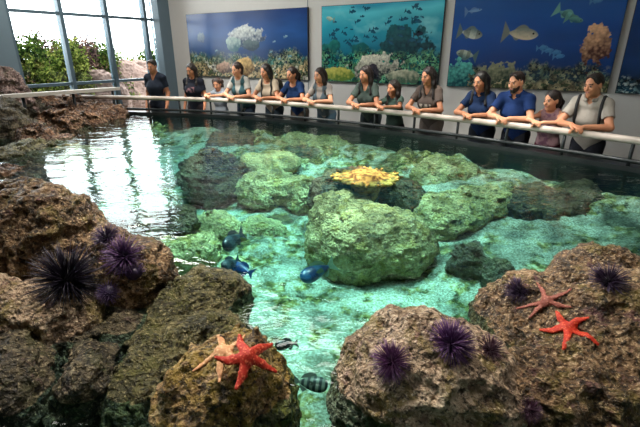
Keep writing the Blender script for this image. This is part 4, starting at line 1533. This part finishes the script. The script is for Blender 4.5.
    if hair == 'long':
        Hh.cap(hp(0, -.06, 0), T(0, -.095, 1.33), .066 * hs, .048 * hs, .03, (1.35, 1, 1), Rt)
        for sg in (-1, 1):
            a1 = hp(sg * .074, -.005, .03); a2 = hp(sg * .084, -.012, -.09)
            a3 = T(sg * .088, .005, 1.42); a4 = T(sg * .100, .085, 1.33)
            Hh.cap(a1, a2, .020 * hs, .028 * hs, .02)
            Hh.cap(a2, a3, .030 * hs, .040 * hs, .03)
            Hh.cap(a3, a4, .040 * hs, .020 * hs, .03)
    if hair == 'tail':
        Hh.cap(hp(0, -.105, .035), hp(0, -.155, -.05), .030 * hs, .034 * hs, .02)
        Hh.cap(hp(0, -.155, -.05), hp(.02, -.150, -.22), .034 * hs, .014 * hs, .02)
    if hair == 'up':
        Hh.ell(hp(0, -.115, .0), np.array([.042, .036, .042]) * hs, .015, Rh)
    if hair == 'pig':
        for sg in (-1, 1):
            Hh.ell(hp(sg * .088, -.035, .052), np.array([.040, .040, .044]) * hs, .012, Rh)
            Hh.cap(hp(sg * .10, -.03, .03), hp(sg * .11, -.01, -.06), .028 * hs, .015 * hs, .02)
    hv, hq = Hh.mesh()
    nzz = fbm(hv * np.array([60, 60, 9]), 3, int(px))
    hv = hv + normals(hv, hq) * (nzz * .006)[:, None]
    hc_ = np.array(L(*hairc)) * (1 + .5 * np.clip(nzz, -1, 1))[:, None]
    mesh_obj('hair', hv, hq, MATS['hair'], ob, True, colors=np.clip(hc_, 0, 1))
    if beard:
        Bd = SDF(Hc - .16 * hs, Hc + .16 * hs, .0055)
        Bd.ell(hp(0, .026, -.035), np.array([.0655, .0665, .0815]) * hs, .02, Rh)
        Bd.ell(hp(0, .062, -.092), np.array([.030, .027, .026]) * hs, .025, Rh)
        Bd.half(hp(0, .05, -.030), -u * .9 - f * .25)
        Bd.ell(hp(0, .098, -.056), np.array([.024, .02, .011]) * hs, .004, Rh, cut=True)
        Bd.half(hp(0, -.03, 0), f)
        child_mesh('beard', Bd, 'hair', hairc)
    return dict(ob=ob, T=T, s=s, shirt=G, Rt=Rt, org=org, ang=ang, hip=hip)


def backpack(pr, label, color, sx=.10):
    """a rucksack worn by a person: two straps over the shoulders and the bag on the back"""
    T, s, G = pr['T'], pr['s'], pr['shirt']
    Rt = pr['Rt']

    def outside(p, d):
        q = p + d * .25
        for _ in range(120):
            i = np.round((q - G.lo) / G.h).astype(int)
            if np.all(i >= 0) and np.all(i < G.n) and G.a[tuple(i)] < .004:
                return q + d * .006
            q = q - d * .003
        return p
    c = T(0, -.20, 1.2)
    rt = bpy.data.objects.new('backpack', None); COL.objects.link(rt)
    M4 = Matrix.Translation(Vector(tuple(pr['org']))) @ Matrix.Rotation(pr['ang'], 4, 'Z')
    rt.matrix_world = M4 @ Matrix.Translation(Vector(tuple(c)))
    tag(rt, label, 'backpack')
    bg_ = SDF(c - .32, c + .32, .010)
    bg_.cap(T(0, -.235, 1.08), T(0, -.225, 1.28), .10 * s, .09 * s, .02, (1.4, 1, 1), Rt)
    v, q = bg_.mesh()
    mesh_obj('bag', v - c, q, MATS['cloth'], rt, True, colors=np.tile(np.array(L(*color)), (len(v), 1)))
    for sg in (-1, 1):
        path = []
        for (y, z) in ((.03, 1.13), (.03, 1.2), (.03, 1.27), (.03, 1.33)):
            path.append(outside(T(sg * sx, y, z), Rt[1]))
        for (y, z, dy) in ((.05, 1.38, .6), (-.01, 1.40, 0), (-.06, 1.38, -.6)):
            d = Rt[2] + Rt[1] * dy; d /= np.linalg.norm(d)
            path.append(outside(T(sg * sx, y, z), d))
        path.append(T(sg * sx, -.15, 1.28)); path.append(T(sg * sx, -.20, 1.2))
        path = resample(np.array(path), 24)
        mb = MB()
        # flat webbing
        for j in range(len(path) - 1):
            pass
        mb.tube(list(path - c), .016 * s, 8)
        mb.build('strap', MATS['strap_dark'], rt, True)
    return rt


plain('strap_dark', L(34, 34, 36), .8, var=.1)
PEOPLE = {}
PEOPLE[1] = person(150, 67, 'person in a dark navy tee standing upright behind the rail, furthest left', fem=False, pose='stand', yaw=0.06, pitch=-0.17, hair='short', shirt=(40, 48, 62), neck='v', skin='olive', pants=(34, 38, 50))
PEOPLE[2] = person(188, 71, 'long-haired person in dark printed tee standing upright beside the small child', pose='stand', yaw=0.08, pitch=-0.28, hair='long', shirt=(34, 38, 50), prnt=((120, 90, 96), .33, .05, .0), skin='tan', wide=1.2, pants=(60, 54, 58))
PEOPLE[3] = person(213, 85, 'small child with hair bunches in pale clothes leaning on the rail', child=True, lean=8, yaw=0.00, pitch=-0.35, hair='pig', hairc=(58, 42, 36), shirt=(168, 178, 190), pants=(120, 124, 134), skin='light')
PEOPLE[4] = person(237, 70, 'person in pale tee and teal vest, hair pinned up, leaning on the rail', yaw=0.25, pitch=-0.21, hair='up', hairc=(44, 30, 24), shirt=(176, 174, 168), vest=(58, 92, 100), pants=(34, 48, 66), skin='light')
PEOPLE[5] = person(265, 72, 'person in cream top with rucksack straps and dark bobbed hair', yaw=0.28, pitch=-0.21, hair='bob', hairc=(30, 22, 20), shirt=(204, 188, 166), neck='scoop', pants=(52, 66, 78), skin='tan')
PEOPLE[6] = person(291, 75, 'person in royal blue scoop-neck tee with hair tied back', yaw=0.28, pitch=-0.21, hair='tail', hairc=(40, 26, 22), shirt=(34, 62, 108), neck='scoop', pants=(120, 104, 92), skin='tan')
PEOPLE[7] = person(318, 76, 'person with long wavy hair in grey tee and dark vest leaning on the rail', yaw=0.30, pitch=-0.17, hair='long', hairc=(36, 24, 20), shirt=(170, 162, 156), vest=(92, 108, 118), pants=(70, 96, 112), skin='light')
PEOPLE[8] = person(363, 75, 'long-haired person in grey green V-neck tee next to the girl', yaw=0.22, pitch=-0.21, hair='long', hairc=(28, 20, 18), shirt=(78, 92, 86), neck='v', pants=(52, 62, 66), skin='tan')
PEOPLE[9] = person(388, 89, 'girl in dark green tee leaning on the rail between two long-haired people', child=True, lean=12, yaw=0.25, pitch=-0.14, hair='long', hairc=(34, 24, 20), shirt=(72, 92, 84), pants=(44, 46, 52), skin='tan')
PEOPLE[10] = person(425, 77, 'long-haired person in grey brown tee with a pale print on the chest', yaw=0.28, pitch=-0.21, hair='long', hairc=(26, 18, 16), shirt=(100, 88, 82), neck='v', prnt=((196, 186, 172), .27, .07, -.02), pants=(128, 116, 108), skin='tan')
PEOPLE[11] = person(477, 82, 'person with long straight dark hair in navy polo left of the bearded man', yaw=0.19, pitch=-0.24, hair='long', hairc=(20, 15, 14), shirt=(32, 52, 88), neck='polo', collar=True, pants=(36, 40, 48), skin='tan')
PEOPLE[12] = person(512, 83, 'bearded man in royal blue polo leaning on the rail with clasped hands', fem=False, yaw=0.30, pitch=-0.24, hair='short', hairc=(40, 28, 22), shirt=(36, 62, 116), neck='polo', collar=True, beard=True, pants=(36, 38, 46), skin='light', wide=1.06)
PEOPLE[13] = person(545, 102, 'girl in pink patterned sleeveless top and maroon skirt with dark ponytail', child=True, lean=12, yaw=0.39, pitch=-0.17, hair='tail', hairc=(34, 24, 22), shirt=(176, 140, 146), prnt=((120, 84, 100), .25, .3, .05), sleeve=0, pants=(92, 26, 48), skirt=True, skin='light')
PEOPLE[14] = person(586, 86, 'man in pale grey polo wearing dark rucksack straps, furthest right at the rail', fem=False, yaw=0.36, pitch=-0.21, hair='short', hairc=(34, 26, 22), shirt=(184, 176, 166), neck='polo', collar=True, pants=(34, 36, 44), skin='tan', wide=.96)
backpack(PEOPLE[5], 'dark strapped rucksack worn by the person in the cream top', (66, 58, 50), .095)
backpack(PEOPLE[14], 'dark strapped rucksack worn by the man in the pale grey polo', (40, 42, 46), .12)

# ================================================================== LIGHT
w = bpy.data.worlds.new('sky'); SC.world = w; w.use_nodes = True
bg = w.node_tree.nodes['Background']
bg.inputs[0].default_value = (.90, .96, 1.0, 1); bg.inputs[1].default_value = 9.5


def lamp(name, kind, loc, energy, color=(1, 1, 1), target=None, **kw):
    l = bpy.data.lights.new(name, kind)
    l.energy = energy; l.color = color
    for k, v in kw.items():
        setattr(l, k, v)
    o = bpy.data.objects.new(name, l); COL.objects.link(o)
    o.location = tuple(loc)
    if target is not None:
        o.rotation_euler = (Vector(tuple(target)) - Vector(tuple(loc))).to_track_quat('-Z', 'Y').to_euler()
    return o


sun = lamp('sun', 'SUN', (0, 0, 8), 4.0, (1, .95, .86), angle=.01)
sd = AW * .62 + NW * .30 + np.array([0, 0, -1.05])
sun.rotation_euler = Vector(tuple(sd)).to_track_quat('-Z', 'Y').to_euler()


def caustic_spot(name, loc, target, energy, size, color, contrast):  # water caustics are painted as a ripple pattern into the lamp's colour
    o = lamp(name, 'SPOT', loc, energy, color, target, spot_size=size, spot_blend=.7, shadow_soft_size=.06)
    l = o.data
    l.use_nodes = True
    nt = l.node_tree
    em = nt.nodes['Emission']
    tc = nt.nodes.new('ShaderNodeTexCoord')
    sx = nt.nodes.new('ShaderNodeSeparateXYZ'); nt.links.new(tc.outputs['Normal'], sx.inputs[0])
    dv = nt.nodes.new('ShaderNodeVectorMath'); dv.operation = 'DIVIDE'
    cb = nt.nodes.new('ShaderNodeCombineXYZ')
    for i in range(3):
        nt.links.new(sx.outputs['Z'], cb.inputs[i])
    nt.links.new(tc.outputs['Normal'], dv.inputs[0]); nt.links.new(cb.outputs[0], dv.inputs[1])
    nz = nt.nodes.new('ShaderNodeTexNoise'); nz.inputs['Scale'].default_value = 6; nt.links.new(dv.outputs[0], nz.inputs['Vector'])
    ad = nt.nodes.new('ShaderNodeVectorMath'); ad.operation = 'MULTIPLY_ADD'
    nt.links.new(nz.outputs['Color'], ad.inputs[0]); ad.inputs[1].default_value = (.16, .16, 0); nt.links.new(dv.outputs[0], ad.inputs[2])
    vo = nt.nodes.new('ShaderNodeTexVoronoi'); vo.feature = 'SMOOTH_F1'; vo.inputs['Scale'].default_value = 17; vo.inputs['Smoothness'].default_value = .35
    nt.links.new(ad.outputs[0], vo.inputs['Vector'])
    rp = nt.nodes.new('ShaderNodeValToRGB'); nt.links.new(vo.outputs['Distance'], rp.inputs[0])
    rp.color_ramp.elements[0].position = .25; rp.color_ramp.elements[0].color = (1 - contrast,) * 3 + (1,)
    rp.color_ramp.elements[1].position = .72; rp.color_ramp.elements[1].color = (1 + contrast * 2.2,) * 3 + (1,)
    nt.links.new(rp.outputs[0], em.inputs['Color'])
    em.inputs['Strength'].default_value = 1.0
    return o


caustic_spot('pool_spot', (-.7, 3.5, 4.0), (-.8, 3.9, 0), 800, 1.3, (1.0, .96, .86), .8)
caustic_spot('pool_spot', (1.3, 3.3, 4.0), (1.2, 3.6, 0), 400, 1.4, (1.0, .95, .86), .8)
caustic_spot('pool_spot', (.7, 5.2, 4.0), (1.0, 5.3, 0), 330, 1.5, (1.0, .95, .86), .8)
caustic_spot('pool_spot', (-2.2, 6.2, 4.0), (-1.9, 6.4, 0), 380, 1.5, (1.0, .95, .86), .8)
lamp('foreground_spot', 'SPOT', (-.7, 2.5, 4.0), 540, (1, .90, .76), (.0, 1.25, .7), spot_size=1.25, spot_blend=.8, shadow_soft_size=.10)
for u, vv, e in ((2.0, 2.6, 120), (5.5, 2.6, 40), (9.0, 2.6, 8), (5.6, 6.2, 26), (8.8, 5.6, 26)):  # unseen area lamps; the last two added to light the faces from the front
    a = lamp('ceiling_fill', 'AREA', UV(u, vv, 4.05), e, (1, .95, .88), None, shape='RECTANGLE', size=2.4, size_y=.5)
    a.rotation_euler = (0, 0, ROT)

# ================================================================== CAMERA
cam = bpy.data.cameras.new('camera'); co = bpy.data.objects.new('camera', cam); COL.objects.link(co)
co.location = (0, 0, CAMZ); co.rotation_euler = (math.radians(90) - PITCH, 0, 0)
cam.sensor_width = 36; cam.lens = F / 640 * 36
cam.clip_start = .05
SC.camera = co
SC.view_settings.view_transform = 'Standard'; SC.view_settings.look = 'None'
SC.view_settings.gamma = 1; SC.view_settings.exposure = 0.0
try:
    SC.view_settings.use_curve_mapping = False
except Exception:
    pass
SC.cycles.transparent_max_bounces = 24
SC.cycles.use_denoising = True
SC.cycles.caustics_reflective = False
